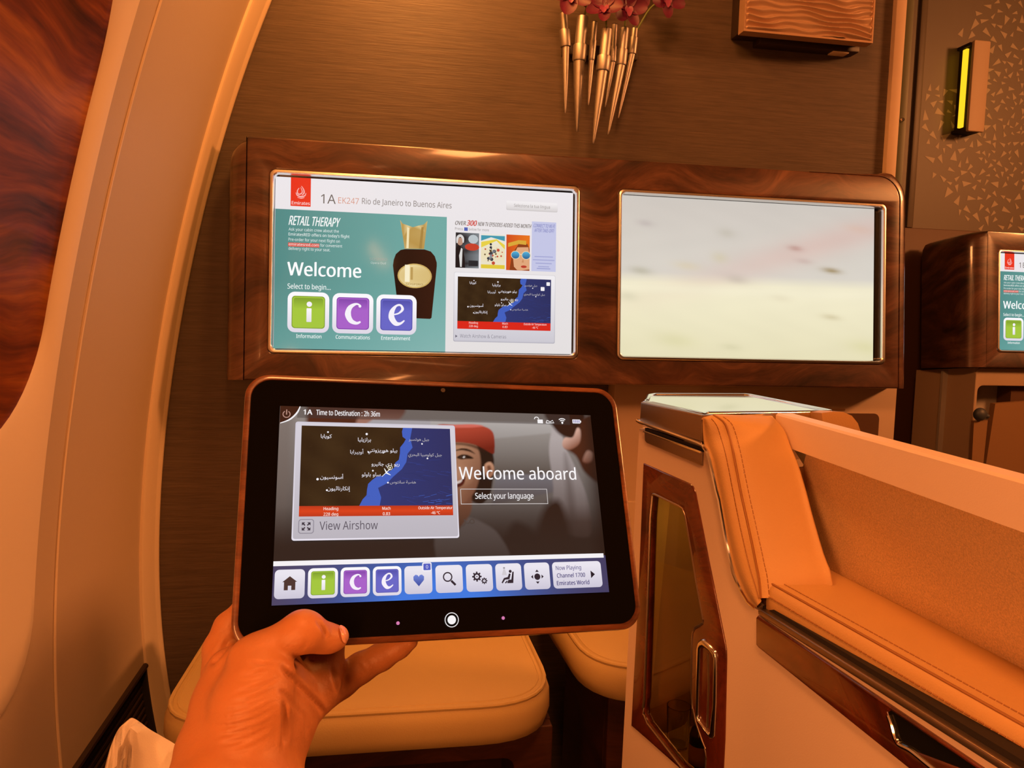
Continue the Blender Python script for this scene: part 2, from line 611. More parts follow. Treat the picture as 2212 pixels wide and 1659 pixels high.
class UI:
    mat = None
    """flat emissive graphics in the plane of a display; millimetres, x right, z up"""

    def __init__(self, base=0.0):
        self.V, self.F, self.C, self.base = [], [], [], base

    def raw(self, pts, faces, cols, layer):
        o = len(self.V)
        y = -self.base - layer * LAY
        self.V += [(p[0] / 1000, y, p[1] / 1000) for p in pts]
        self.F += [[i + o for i in f] for f in faces]
        if isinstance(cols, tuple): cols = [cols] * len(pts)
        if not isinstance(cols, list): cols = [srgb(cols)] * len(pts)
        self.C += cols

    def poly(self, pts, col, layer, holes=()):
        loops = [[Vector((p[0], p[1], 0)) for p in pts]] + [[Vector((p[0], p[1], 0)) for p in h] for h in holes]
        flat = [p for l in loops for p in l]
        tris = tessellate_polygon(loops)
        cols = [srgb(col(p.x, p.y)) for p in flat] if callable(col) else col
        self.raw([(p.x, p.y) for p in flat], [list(t) for t in tris], cols, layer)

    def rect(self, x0, z0, x1, z1, col, layer, nx=1, nz=1):
        pts = [(x0 + (x1 - x0) * i / nx, z0 + (z1 - z0) * j / nz) for j in range(nz + 1) for i in range(nx + 1)]
        fs = [[j * (nx + 1) + i, j * (nx + 1) + i + 1, (j + 1) * (nx + 1) + i + 1, (j + 1) * (nx + 1) + i] for j in range(nz) for i in range(nx)]
        cols = [srgb(col(*p)) for p in pts] if callable(col) else col
        self.raw(pts, fs, cols, layer)

    def rr(self, x0, z0, x1, z1, r, col, layer, hole=None, n=5):
        self.poly(rrect(x0, z0, x1, z1, r, n), col, layer, [hole] if hole else ())

    def disc(self, x, z, r, col, layer, rz=None, n=20):
        self.poly([(x + r * math.cos(2 * math.pi * k / n), z + (rz or r) * math.sin(2 * math.pi * k / n)) for k in range(n)], col, layer)

    def ring(self, x, z, r1, r0, col, layer, a0=0, a1=360, n=24):
        A = [math.radians(a0 + (a1 - a0) * k / n) for k in range(n + 1)]
        pts = [(x + r1 * math.cos(a), z + r1 * math.sin(a)) for a in A] + [(x + r0 * math.cos(a), z + r0 * math.sin(a)) for a in A]
        m = n + 1
        self.raw(pts, [[i, i + 1, m + i + 1, m + i] for i in range(n)], col, layer)

    def stroke(self, pts, w, col, layer, n=None):
        """a ribbon; w one width or one per point"""
        P = [Vector((p[0], p[1])) for p in pts]
        if n:
            P = [Vector((q.x, q.y)) for q in spline([(p.x, p.y, 0) for p in P], n)]
        m = len(P)
        L, R_ = [], []
        for i, p in enumerate(P):
            d = (P[min(i + 1, m - 1)] - P[max(i - 1, 0)])
            d = d.normalized() if d.length else Vector((1, 0))
            nn = Vector((-d.y, d.x))
            t = i / (m - 1)
            if isinstance(w, (list, tuple)):
                f = t * (len(w) - 1); k = min(int(f), len(w) - 2); ww = w[k] + (w[k + 1] - w[k]) * (f - k)
            else: ww = w
            L.append(p + nn * ww / 2); R_.append(p - nn * ww / 2)
        self.raw([(q.x, q.y) for q in L + R_], [[i, i + 1, m + i + 1, m + i] for i in range(m - 1)], col, layer)

    def text(self, s, x, z, cap, col, layer, width=None, align='l', bold=0.0, slant=0.0, res=2):
        V, F = text_mesh(s, 0.0, res)          # weight comes from a second, slightly shifted stroke
        if not V: return
        k = cap / CAPH
        xs = [v[0] for v in V]
        mn, mxx = min(xs), max(xs)
        kx = width / (mxx - mn) if width else k
        ww = (mxx - mn) * kx
        x0 = x if align == 'l' else x - ww / 2 if align == 'c' else x - ww
        for q in ((-bold, bold) if bold else (0.0,)):
            self.raw([(x0 + (v[0] - mn + q * 1.3) * kx + slant * v[1] * k, z + (v[1] + q * .5) * k) for v in V], F, col, layer + (.25 if q > 0 else 0))

    def build(self, name, parent, mat=None, label=None):
        me = bpy.data.meshes.new(name)
        me.from_pydata(self.V, [], self.F)
        me.materials.append(mat or UI.mat)
        ca = me.color_attributes.new('Col', 'FLOAT_COLOR', 'POINT')
        ca.data.foreach_set('color', [x for c in self.C for x in (*c[:3], 1.0)])
        # every face looks at the viewer (-y)
        bm = bmesh.new(); bm.from_mesh(me); bm.normal_update()
        bmesh.ops.reverse_faces(bm, faces=[f for f in bm.faces if f.normal.y > 0])
        bm.to_mesh(me); bm.free()
        o = bpy.data.objects.new(name, me)
        COL.objects.link(o)
        o.parent = parent
        if label: o['label'] = label
        return o


class Picture:
    """a photograph shown on a display: soft-edged shapes evaluated on a fine grid of lit points"""

    def __init__(self, x0, z0, x1, z1, step):
        self.nx, self.nz = int(round((x1 - x0) / step)) + 1, int(round((z1 - z0) / step)) + 1
        self.x, self.z = np.meshgrid(np.linspace(x0, x1, self.nx), np.linspace(z0, z1, self.nz))
        self.c = np.zeros(self.x.shape + (3,))

    def fill(self, a, b_, t):
        t = np.clip(t, 0, 1)[..., None]
        self.c = np.array(srgb(a)) * (1 - t) + np.array(srgb(b_)) * t

    def dist(self, pts):
        P = np.array(pts, float)
        d = np.full(self.x.shape, 1e9)
        ins = np.zeros(self.x.shape, bool)
        for i in range(len(P)):
            a, b_ = P[i], P[(i + 1) % len(P)]
            ex, ez = b_ - a
            wx, wz = self.x - a[0], self.z - a[1]
            t = np.clip((wx * ex + wz * ez) / (ex * ex + ez * ez + 1e-12), 0, 1)
            d = np.minimum(d, np.hypot(wx - ex * t, wz - ez * t))
            cnd = (a[1] > self.z) != (b_[1] > self.z)
            xi = a[0] + (self.z - a[1]) / (ez if abs(ez) > 1e-9 else 1e-9) * ex
            ins ^= cnd & (self.x < xi)
        return np.where(ins, -d, d)

    def poly(self, pts, col, col2=None, grad=None, soft=.6, alpha=1.0, smooth=True):
        if smooth and len(pts) > 3:
            pts = [(q.x, q.y) for q in spline([(p[0], p[1], 0) for p in pts], len(pts) * 5, True)]
        k = np.clip(.5 - self.dist(pts) / (2 * soft), 0, 1)[..., None] * alpha
        c = np.array(srgb(col))
        if col2 is not None:
            t = np.clip(grad(self.x, self.z), 0, 1)[..., None]
            c = c * (1 - t) + np.array(srgb(col2)) * t
        self.c = self.c * (1 - k) + c * k

    def shade(self, col, k):
        k = np.clip(k, 0, 1)[..., None]
        self.c = self.c * (1 - k) + np.array(srgb(col)) * k

    def put(self, u, layer):
        n, m = self.nx, self.nz
        pts = np.stack([self.x.ravel(), self.z.ravel()], 1).tolist()
        idx = np.arange(n * m).reshape(m, n)
        F = np.stack([idx[:-1, :-1].ravel(), idx[:-1, 1:].ravel(), idx[1:, 1:].ravel(), idx[1:, :-1].ravel()], 1).tolist()
        u.raw(pts, F, [tuple(q) for q in self.c.reshape(-1, 3).tolist()], layer)


def mixc(a, b_, t):
    a, b_ = srgb(a), srgb(b_)
    t = max(0, min(1, t))
    return tuple(x + (y - x) * t for x, y in zip(a, b_))


def letter_icon(u, kind, x, z, s, layer, frame_col='f3eff6'):
    """the i / c / e buttons: white rounded frame, coloured tile, swash letter; s = outer size"""
    base, dark = {'i': ('a2c63f', '7d9f30'), 'c': ('a862c8', '8447ab'), 'e': ('6767c6', '5050aa')}[kind]
    h = s / 2
    u.rr(x - h, z - h, x + h, z + h, s * 0.17, lambda px, pz: mixc('dcd6e4', 'faf8fc', (pz - z + h) / s * 1.3), layer)
    q = h * 0.8
    u.rr(x - q, z - q, x + q, z + q, s * 0.08, dark, layer + 1)
    q2 = h * 0.76
    u.rr(x - q2, z - q2, x + q2, z + q2, s * 0.07, base, layer + 2)
    u.rr(x - q2 * .93, z + q2 * .25, x + q2 * .93, z + q2 * .93, s * 0.05, lambda px, pz: mixc(base, dark, (pz - z - q2 * .2) / (q2 * .8) * 1.1), layer + 3)
    wc = 'f6f1fa'
    if kind == 'i':
        u.disc(x + s * .02, z + s * .2, s * .065, wc, layer + 4, n=16)
        u.rr(x - s * .045, z - s * .24, x + s * .075, z + s * .10, s * 0.015, lambda px, pz: mixc('fbf8fd', 'd8d2dc', (z + s * .1 - pz) / (s * .5)), layer + 4)
    elif kind == 'c':
        u.stroke([(x + s * .19, z + s * .20), (x + s * .08, z + s * .24), (x - s * .07, z + s * .15), (x - s * .12, z - s * .02), (x - s * .05, z - s * .18), (x + s * .09, z - s * .24), (x + s * .19, z - s * .2)],
                 [s * .03, s * .05, s * .11, s * .15, s * .12, s * .07, s * .04], wc, layer + 4, 30)
        u.disc(x + s * .17, z + s * .185, s * .035, wc, layer + 4, n=10)
    else:
        u.stroke([(x - s * .06, z - s * .0), (x + s * .06, z + s * .04), (x + s * .15, z + s * .14), (x + s * .10, z + s * .24), (x - s * .01, z + s * .22), (x - s * .11, z + s * .08), (x - s * .12, z - s * .08), (x - s * .02, z - s * .22), (x + s * .1, z - s * .22), (x + s * .2, z - s * .14)],
                 [s * .03, s * .04, s * .07, s * .05, s * .05, s * .12, s * .15, s * .12, s * .06, s * .03], wc, layer + 4, 44)


MAPPTS = [(0.672, 1.0), (0.664, 0.95), (0.668, 0.88), (0.690, 0.85), (0.675, 0.80), (0.650, 0.74), (0.648, 0.66), (0.640, 0.58), (0.615, 0.54), (0.610, 0.48), (0.585, 0.44), (0.56, 0.42), (0.535, 0.375),
          (0.49, 0.36), (0.462, 0.32), (0.435, 0.27), (0.428, 0.2), (0.425, 0.13), (0.40, 0.08), (0.378, 0.0)]
DEEP = [(0.735, 1.0), (0.72, 0.86), (0.735, 0.74), (0.70, 0.66), (0.69, 0.55), (0.66, 0.46), (0.60, 0.36), (0.56, 0.28), (0.50, 0.22), (0.52, 0.1), (0.51, 0.0)]
CITIES = [('كويابا', 0.16, 0.845, 0, 1), ('برازيليا', 0.41, 0.81, 0.0, 1), ('أوبيرابا', 0.36, 0.65, 0.07, 0.8), ('بيلو هوريزونتي', 0.53, 0.675, 0.0, 1), ('ريو دي جانيرو', 0.55, 0.50, 0, 1), ('ساو باولو', 0.455, 0.365, 0, .9), ('أسونسيون', 0.20, 0.33, 0, 1), ('إنكارناثيون', 0.245, 0.19, 0, 1),
          ('جبل هوتسبر', 0.78, 0.83, 0, .55), ('جبل كولومبيا البحري', 0.82, 0.63, 0, .55), ('هضبة سانتوس', 0.665, 0.275, 0, .5)]


def flight_map(u, x0, z0, x1, z1, layer, detail=True, text_k=1.0):
    w, h = x1 - x0, z1 - z0
    rnd = random.Random(3)
    P = lambda a, b_: (x0 + a * w, z0 + b_ * h)
    u.rect(x0, z0, x1, z1, lambda x, z: mixc('2a1d10', '3a2a17', 0.5 + 0.5 * math.sin(x * .21 + z * .13) * math.cos(z * .17)), layer, 24, 14)
    sea = [P(*p) for p in MAPPTS] + [P(1, 0), P(1, 1)]
    u.poly(sea, '3d5fbe', layer + 1)
    u.poly([P(*p) for p in DEEP] + [P(1, 0), P(1, 1)], lambda x, z: mixc('2b3c80', '262f60', (x - x0) / w), layer + 2)
    if detail:
        for k in range(46):                    # sea-floor ridges
            a, b_ = rnd.uniform(.56, .98), rnd.uniform(.02, .62)
            if a < .70 - .2 * (.6 - b_): continue
            l = rnd.uniform(.03, .09)
            u.stroke([P(a, b_), P(min(a + l, .998), b_ + rnd.uniform(-.05, .01))], [.2, .9, .1], rnd.choice(['32479a', '222a58', '2f4190']), layer + 3)
        for k in range(16):
            a, b_ = rnd.uniform(.76, .97), rnd.uniform(.01, .13)
            u.stroke([P(a, b_), P(min(a + .04, .998), b_ + rnd.uniform(-.01, .02))], [.2, 1.2, .2], '3f63c4', layer + 3)
        for k in range(26):
            a, b_ = rnd.uniform(.03, .5), rnd.uniform(.1, .92)
            u.stroke([P(a, b_), P(a + rnd.uniform(.01, .04), b_ + rnd.uniform(-.02, .02))], [.1, .5, .1], rnd.choice(['47371f', '241a0c', '4b3c26']), layer + 1)
    for s, a, b_, dy, br in CITIES:
        c = mixc('2b2a3a', 'e9e4ec', br)
        k = (0.038 if br > .7 else .031) * h * text_k
        u.text(arabic(s), x0 + a * w, z0 + b_ * h, k, c, layer + 4, align='c', bold=0.006, res=2)
    for a, b_, r in ((.17, .92, .006), (.425, .905, .008), (.535, .665, .005), (.438, .672, .005), (.466, .435, .006), (.11, .325, .008), (.17, .19, .006), (.80, .79, .006), (.835, .60, .006), (.565, .285, .006)):
        u.disc(x0 + a * w, z0 + b_ * h, r * w, 'f2eef4', layer + 4, n=10)
    cx, cz = P(.553, .41)
    u.stroke([(cx - .028 * w, cz - .05 * h), (cx + .028 * w, cz + .05 * h)], [.3 * w / 100, 1.1 * w / 100, .5 * w / 100], 'ffffff', layer + 6)
    u.stroke([(cx - .012 * w, cz + .055 * h), (cx + .003 * w, cz + .0 * h)], [.3 * w / 100, 1.0 * w / 100], 'ffffff', layer + 6)
    u.stroke([(cx + .03 * w, cz - .03 * h), (cx - .0 * w, cz + .0 * h)], [.3 * w / 100, 1.0 * w / 100], 'ffffff', layer + 6)
    rx, rz = P(.58, .475)
    u.ring(rx, rz, .017 * w, .013 * w, 'f0e8c8', layer + 6, n=14)
    u.disc(rx, rz, .006 * w, 'f0e8c8', layer + 6, n=8)


def emblem(u, x, z, s, col, layer):
    """the calligraphic drop on the red flag"""
    u.stroke([(x - .15 * s, z + .55 * s), (x - .32 * s, z + .25 * s), (x - .22 * s, z - .05 * s), (x + .08 * s, z + .05 * s), (x + .12 * s, z + .3 * s), (x - .02 * s, z + .62 * s)], [.05 * s, .1 * s, .12 * s, .1 * s, .08 * s, .04 * s], col, layer, 20)
    u.stroke([(x + .05 * s, z + .75 * s), (x + .26 * s, z + .42 * s), (x + .30 * s, z + .1 * s), (x + .1 * s, z - .15 * s)], [.04 * s, .1 * s, .12 * s, .05 * s], col, layer, 14)
    u.stroke([(x - .45 * s, z + .1 * s), (x - .3 * s, z - .18 * s), (x + .05 * s, z - .27 * s), (x + .38 * s, z - .16 * s), (x + .48 * s, z + .1 * s)], [.05 * s, .11 * s, .13 * s, .1 * s, .04 * s], col, layer, 18)
    u.stroke([(x - .3 * s, z - .36 * s), (x + .05 * s, z - .42 * s), (x + .34 * s, z - .34 * s)], [.04 * s, .09 * s, .04 * s], col, layer, 10)


def welcome_screen(disp, seat, full=True):
    """the seat monitor's start page; all of it lies 12 mm behind the frame"""
    B = -0.012
    u = UI(B)
    u.rect(-183, -59.5, 340, 234.5, lambda x, z: mixc('e3dfdf', 'ece7ea', (z + 60) / 295), 1, 6, 4)
    u.rect(-182.5, -59.5, 110.5, 179.4, lambda x, z: mixc(mixc('4f8a86', '6fa9a3', (x + 182) / 260), mixc('5b9c98', '86b6b2', (x + 182) / 300), (60 - z) / 130), 2, 14, 10)
    u.build('start_page', disp)
    u = UI(B)
    u.rect(-157.4, 185.5, -124, 234.5, 'e8361f', 3)
    emblem(u, -140.7, 207, 18, 'f7b7b0', 4)
    u.text('Emirates', -140.4, 188.2, 5.6, 'f9cfc9', 4, width=30, align='c', bold=0.012)
    u.build('brand_flag', disp)
    u = UI(B)
    u.text(seat, -106.9, 192.5, 15.9, '6e6660', 3)
    u.text('EK247', -77.7, 194, 10.4, 'd79a86', 3, width=35)
    u.text('Rio de Janeiro to Buenos Aires', -37.3, 195, 10.2, '857d78', 3, width=156)
    u.build('flight_title', disp)
    u = UI(B)
    u.rr(217, 197.5, 311, 214.5, 2.2, lambda x, z: mixc('c4bfbf', 'efebec', (z - 198) / 9), 3)
    u.rr(217.8, 198.3, 310.2, 213.8, 2, lambda x, z: mixc('d2cdcd', 'f1edee', (z - 198) / 9), 4)
    u.text('Seleziona la tua lingua', 264, 203.6, 5.4, '98928f', 5, width=66, align='c')
    u.build('language_button', disp)
    u = UI(B)
    u.text('RETAIL THERAPY', -160, 153, 15.4, 'f2f6f5', 3, width=84, bold=0.02, slant=0.17)
    for s, z, w_, bd in (('Ask your cabin crew about the', 143, 84, 0), ('EmiratesRED offers on today\u2019s flight', 134.6, 102, .006), ('Pre-order for your next flight on', 125.6, 86, 0), ('delivery right to your seat.', 110.0, 70, 0)):
        u.text(s, -160, z, 5.0, 'e4efed', 3, width=w_, bold=bd, res=1)
    u.rect(-160.6, 115.9, -108.6, 122.6, 'd9564a', 3)
    u.text('emiratesred.com', -159.4, 117.6, 4.6, 'f6dcd8', 4, width=50, bold=.008, res=1)
    u.text('for convenient', -107, 117.6, 5.0, 'e4efed', 3, width=37, res=1)
    u.text('Welcome', -161, 66.5, 22.6, 'fbfdfd', 3, width=123.5, bold=0.012)
    u.text('Select to begin...', -160.6, 43.6, 8.6, 'f0f6f5', 3, width=72, bold=0.006)
    u.text('SOSPIRO', -8, 97.5, 4.6, '8c9c98', 3, width=30, align='c', res=1)
    u.text('Opera Oud', -8, 91.4, 3.6, 'b9cfcb', 3, width=26, align='c', res=1)
    u.build('welcome_lettering', disp)
    # the perfume bottle
    u = UI(B)
    u.poly([(17.2, 90), (18.5, 100), (22, 110), (30, 117.5), (38, 119.5), (72, 120.2), (83, 117), (90, 109), (93.6, 98), (93.8, 92), (85.6, 0), (83, -2), (36, -1.2), (31, 0), (23.7, 40)],
           lambda x, z: mixc('1b0d0b', '33180f', (x - 17) / 70), 3)
    u.poly([(28.5, 170.4), (33, 164), (43, 161), (51, 158.5), (60, 161.5), (70, 164), (76.4, 171), (74, 150), (71, 121), (37, 120), (34, 140)], lambda x, z: mixc('b8934c', 'e7cf94', 0.5 + 0.5 * math.sin(x * .33)), 4)
    u.poly([(40, 121), (44, 121.2), (45, 157), (41, 158)], 'f2e2b4', 5)
    u.poly([(62, 121), (67, 121.2), (70, 160), (66, 159)], 'a88442', 5)
    u.disc(55.3, 73, 30, 'caa961', 4, rz=21.7, n=30)
    u.disc(55.3, 73, 27.6, lambda x, z: mixc('f0dfaa', 'd6ba78', abs(x - 50) / 30), 5, rz=19.6, n=30)
    u.rect(38, 62, 46.5, 92, 'f7edcb', 6)
    u.rect(48, 66, 52, 88, 'bb9a58', 6)
    u.text('SOSPIRO', 55, 56.5, 3.4, '9a7c40', 6, width=30, align='c', res=1)
    u.build('perfume_picture', disp)
    for k, x in (('i', -125.3), ('c', -50.4), ('e', 24.4)):
        u = UI(B)
        letter_icon(u, k, x, 3.8, 69.5, 6)
        s = {'i': ('Information', -124, 42), 'c': ('Communications', -50, 58), 'e': ('Entertainment', 23.6, 50)}[k]
        u.text(s[0], s[1], -40.6, 6.4, 'eef5f4', 6, width=s[2], align='c', bold=.008, res=1)
        u.build('app_button', disp)
    if not full:
        return
    u = UI(B)
    u.text('OVER', 125, 166.4, 7.0, '7a726e', 3, width=19, bold=.02, slant=.17, res=1)
    u.text('300', 146, 166.0, 9.5, 'cf4a40', 3, width=17, bold=.03, slant=.17, res=1)
    u.text('NEW TV EPISODES ADDED THIS MONTH', 166, 166.4, 7.0, '7a726e', 3, width=96, bold=.02, slant=.17, res=1)
    u.text('Press', 125.2, 157.4, 4.6, '8f8884', 3, width=14, res=1)
    u.rect(141.5, 156.4, 148, 162.6, '5264b4', 3)
    u.text('below for more', 150, 157.4, 4.6, '8f8884', 3, width=36, res=1)
    u.build('promo_lettering', disp)
    # three posters, plain stand-ins
    u = UI(B)
    u.rect(126.6, 90.4, 168.4, 153, lambda x, z: mixc('24272b', '8a9298', (x - 140) / 40 + .2 * math.sin(z * .3)), 3, 10, 8)
    u.poly([(127, 90.6), (127, 125), (132, 131), (139, 126), (143, 108), (144, 90.6)], '15161a', 4)
    u.poly([(133, 112), (136.5, 126), (139, 124), (138, 92), (135, 92)], 'd9d8d6', 5)
    u.disc(134.5, 137, 5.2, 'b98f7a', 5, rz=7, n=14)
    u.stroke([(129, 134), (130, 144), (135, 147.5), (139.5, 143), (140, 135)], [2, 4.5, 4.5, 4, 2], 'd9d7d6', 6, 14)
    u.disc(156, 128, 13, 'c5402c', 4, rz=6.5, n=14)
    u.disc(158, 142, 9, 'b9c3c8', 4, rz=8, n=12)
    u.rect(150, 94, 167, 104, '20262b', 4)
    u.build('poster', disp)
    u = UI(B)
    u.rect(172, 90, 215.5, 153, lambda x, z: mixc('e9dcb0', 'e9e6dc', abs(z - 116) / 30), 3, 6, 6)
    u.poly([(172, 140), (190, 147), (215, 141), (215, 150), (172, 150)], '3f98ae', 4)
    u.rect(172.2, 91, 215.3, 98, 'e0c73c', 4)
    u.poly([(172.2, 128), (200, 141), (215, 126), (215, 134), (200, 144), (172.2, 138)], 'e6cf48', 5)
    r2 = random.Random(5)
    for k in range(26):
        x, z, r = r2.gauss(194, 7), r2.gauss(117, 7), r2.uniform(1, 3.4)
        u.disc(x, z, r, r2.choice(['3b3f45', '8e9296', 'c44a34', '5d4a2a', 'd8c9a0', '2a3340']), 6, n=7)
    u.build('poster', disp)
    u = UI(B)
    u.rect(217.8, 89.4, 260.6, 153.3, lambda x, z: mixc('cf4a1e', 'e8761f', (x - 218) / 40), 3, 4, 4)
    u.poly([(224, 89.6), (228, 118), (240, 137), (256, 138), (260.4, 128), (260.4, 89.6)], '8a3d1a', 4)
    u.poly([(232, 96), (230, 114), (238, 131), (258, 132), (260.4, 118), (260.4, 92), (246, 89.8), (238, 90)], 'dfa67c', 5)
    for q in (234.5, 254):
        u.disc(q, 117, 8.4, 'e8d9b2', 6, rz=7.6, n=16)
        u.disc(q, 117, 7.4, lambda x, z: mixc('1f4f86', '4fb2dc', (z - 110) / 14), 7, rz=6.6, n=16)
    u.stroke([(242, 118.5), (247, 118.5)], 1.4, 'e8d9b2', 6)
    u.disc(250, 96.5, 5.5, 'b83c2c', 6, rz=2.4, n=12)
    u.poly([(246, 104), (250, 104), (248.6, 111)], 'c98a60', 6)
    u.poly([(221, 131), (240, 137), (254, 136), (254, 143.5), (240, 144), (221, 138)], 'd8a73a', 6)
    u.build('poster', disp)
    u = UI(B)
    u.rect(264, 89.3, 309, 179, 'c3c6e6', 3)
    u.text('CONNECT TO WI-FI', 286.5, 168.6, 6.4, '8388c0', 4, width=39, align='c', bold=.015, slant=.15, res=1)
    u.text('AFTER TAKE-OFF!', 286.5, 160.2, 6.4, '8388c0', 4, width=36, align='c', bold=.015, slant=.15, res=1)
    for i, w_ in enumerate((34, 40, 30, 20)):
        u.rect(286.5 - w_ / 2, 115 - i * 6, 286.5 + w_ / 2, 116.8 - i * 6, 'a3a7d4', 4)
    u.rect(274, 93.5, 299, 95.3, '9ba0d0', 4)
    u.build('connection_notice', disp)
    u = UI(B)
    u.rr(124.3, -40.8, 308.8, 83, 3, lambda x, z: mixc('aeacb8', 'd8d5da', (z + 41) / 30), 3)
    u.rr(125.3, -39.6, 307.8, 82, 3, lambda x, z: mixc('c3c1cc', 'f0edf0', (z + 41) / 25), 4)
    flight_map(u, 131.3, -4.2, 300.6, 74.8, 5, True, 1.15)
    u.rect(131.3, -18, 300.6, -4.2, 'd8261a', 6)
    for s, x, z, w_ in (('Heading', 160, -8.6, 16), ('228 deg', 160, -14.6, 16), ('Mach', 217, -8.6, 10), ('0.83', 217, -14.6, 9), ('Outside Air Temperature', 272, -8.6, 42), ('-46 \u00b0C', 272, -14.6, 11)):
        u.text(s, x, z, 3.7, 'f3c8c2', 7, width=w_, align='c', bold=.01, res=1)
    u.rr(292, 63.5, 298.5, 70, 1, 'f2eff4', 10)
    u.rr(281.5, 54, 288.5, 61, 1, 'f2eff4', 10)
    u.poly([(128, -34), (128, -28.6), (132, -31.3)], '6d6a78', 6)
    u.text('Watch Airshow & Cameras', 136.4, -33.6, 6.2, '8b8894', 6, width=83, res=2)
    u.build('map_card', disp)


UI.mat = M['display_tv']

# ================================================================== THE SETTING
def structure(name, VF, mat, smooth=40, parent=None):
    o = part(name, VF[0], VF[1], mat, parent, smooth=smooth)
    if parent is None:
        o['kind'] = 'structure'
    return o


YW = 1.45                                     # face of the front bulkhead
XR = 1.075                                    # its aisle edge
ZTOP = 2.25
structure('floor', box(-1.2, -4.5, -0.05, 3.4, 2.6, 0.0), M['floor'])
structure('ceiling', box(-1.2, -4.5, ZTOP, 3.4, 2.6, ZTOP + 0.05), M['ceil'])
structure('wall_rear', box(-1.2, -4.55, 0, 3.4, -4.5, ZTOP), M['backw'])
structure('wall_right', box(3.4, -4.5, 0, 3.45, 2.6, ZTOP), M['farlow'])
structure('wall_front', box(-0.62, YW, 0, on_y(1940, 170, YW).x, YW + 0.06, ZTOP), M['wall'])

# the fuselage side, one profile swept along the cabin
PC = (0.06610428, -0.00463791, 0.16317543, 0.1792486, -0.35808618)


def SX(zr):
    zr = max(-0.98, min(0.85, zr))
    r = 0.0
    for c in PC: r = r * zr + c
    if zr > 0.62: r = SX(0.62) + (zr - 0.62) * 0.55
    return r


def SN(zr):
    """inward normal of the side in the x-z plane"""
    d = (SX(zr + .005) - SX(zr - .005)) / .01
    n = Vector((1, 0, -d))
    return n.normalized()


def sp(y, zr, off=0.0):
    n = SN(zr)
    return Vector((SX(zr) + n.x * off, y, CZ + zr + n.z * off))


def side_strip(y0, y1, z0, z1, off=0.0, ny=2, nz=40, thick=0.012):
    rows = []
    for j in range(nz + 1):
        z = z0 + (z1 - z0) * j / nz
        rows.append([sp(y0 + (y1 - y0) * i / ny, z, off) for i in range(ny + 1)] + [sp(y1 - (y1 - y0) * i / ny, z, off - thick) for i in range(ny + 1)])
    return fix_normals(*loft(rows, True, True, True))


DADO = -0.606
wl = structure('wall_left', side_strip(1.0195, 1.364, DADO, 1.0), M['side'])


def ring_yz(y0, z0, y1, z1, r, n):
    """n points round a rounded rectangle in (y, z), evenly spaced"""
    pts = rrect(y0, z0, y1, z1, r, 14)
    P = [Vector((p[0], p[1])) for p in pts]
    P.append(P[0])
    L = [0.0]
    for a, c in zip(P, P[1:]): L.append(L[-1] + (c - a).length)
    out = []
    j = 0
    for k in range(n):
        s = L[-1] * k / n
        while L[j + 1] < s: j += 1
        t = (s - L[j]) / max(1e-9, L[j + 1] - L[j])
        out.append(P[j].lerp(P[j + 1], t))
    return out


NW = 128
c1 = ring_yz(0.28, -0.445, 0.953, 0.56, (0.09, 0.085, 0.16, 0.16), NW)
cc = Vector((0.62, 0.05))
rect = []
for p in c1:                                  # where the same direction leaves the panel's rectangle
    d = p - cc
    ts = []
    if d.x > 0: ts.append((1.0145 - cc.x) / d.x)
    if d.x < 0: ts.append((-1.2 - cc.x) / d.x)
    if d.y > 0: ts.append((1.0 - cc.y) / d.y)
    if d.y < 0: ts.append((DADO - cc.y) / d.y)
    rect.append(cc + d * min(ts))
rings = []
for k in range(13):
    t = k / 12
    rings.append([sp(*(p.lerp(q, t))) for p, q in zip(c1, rect)])
structure('window_panel', fix_normals(*loft(rings, True)), M['side'], parent=wl)
part('window_panel_edge', *tube([sp(1.0165, DADO + (1.0 - DADO) * k / 50, 0.001) for k in range(51)], 0.0022, 6), M['trim'], wl)
# the moulded reveal, sinking to the veneered blind
c0 = ring_yz(0.36, -0.142, 0.930, 0.50, (0.11, 0.125, 0.25, 0.16), NW)
rings = []
for k, (t, off) in enumerate(((0.0, 0.0), (0.03, 0.0040), (0.10, 0.0042), (0.5, 0.0), (0.92, -0.0050), (1.0, -0.0085))):
    rings.append([sp(*(p.lerp(q, t)), off) for p, q in zip(c1, c0)])
w1 = structure('window_1', fix_normals(*loft(rings, True)), M['reveal'])
cv = Vector((0.655, 0.15))
rings = [[sp(*(q.lerp(cv, t)), -0.0085 - 0.003 * (t > 0)) for q in c0] for t in (0, 0.02, 0.25, 0.5, 0.75, 0.97)]
part('wood_blind', *fix_normals(*loft(rings, True, False, True)), M['veneer'], w1)

# trim between side and bulkhead
rows = []
for j in range(61):
    z = -0.98 + 1.98 * j / 60
    rows.append([sp(1.362, z, -0.016), sp(1.364, z, 0.004), sp(1.370, z, 0.0065), sp(1.425, z, 0.0065), sp(1.431, z, 0.0075), sp(1.437, z, 0.0105), sp(1.444, z, 0.0105), sp(YW, z, 0.006), sp(YW, z, -0.016)])
structure('trim_1', fix_normals(*loft(rows, True, True, True)), M['trim'])
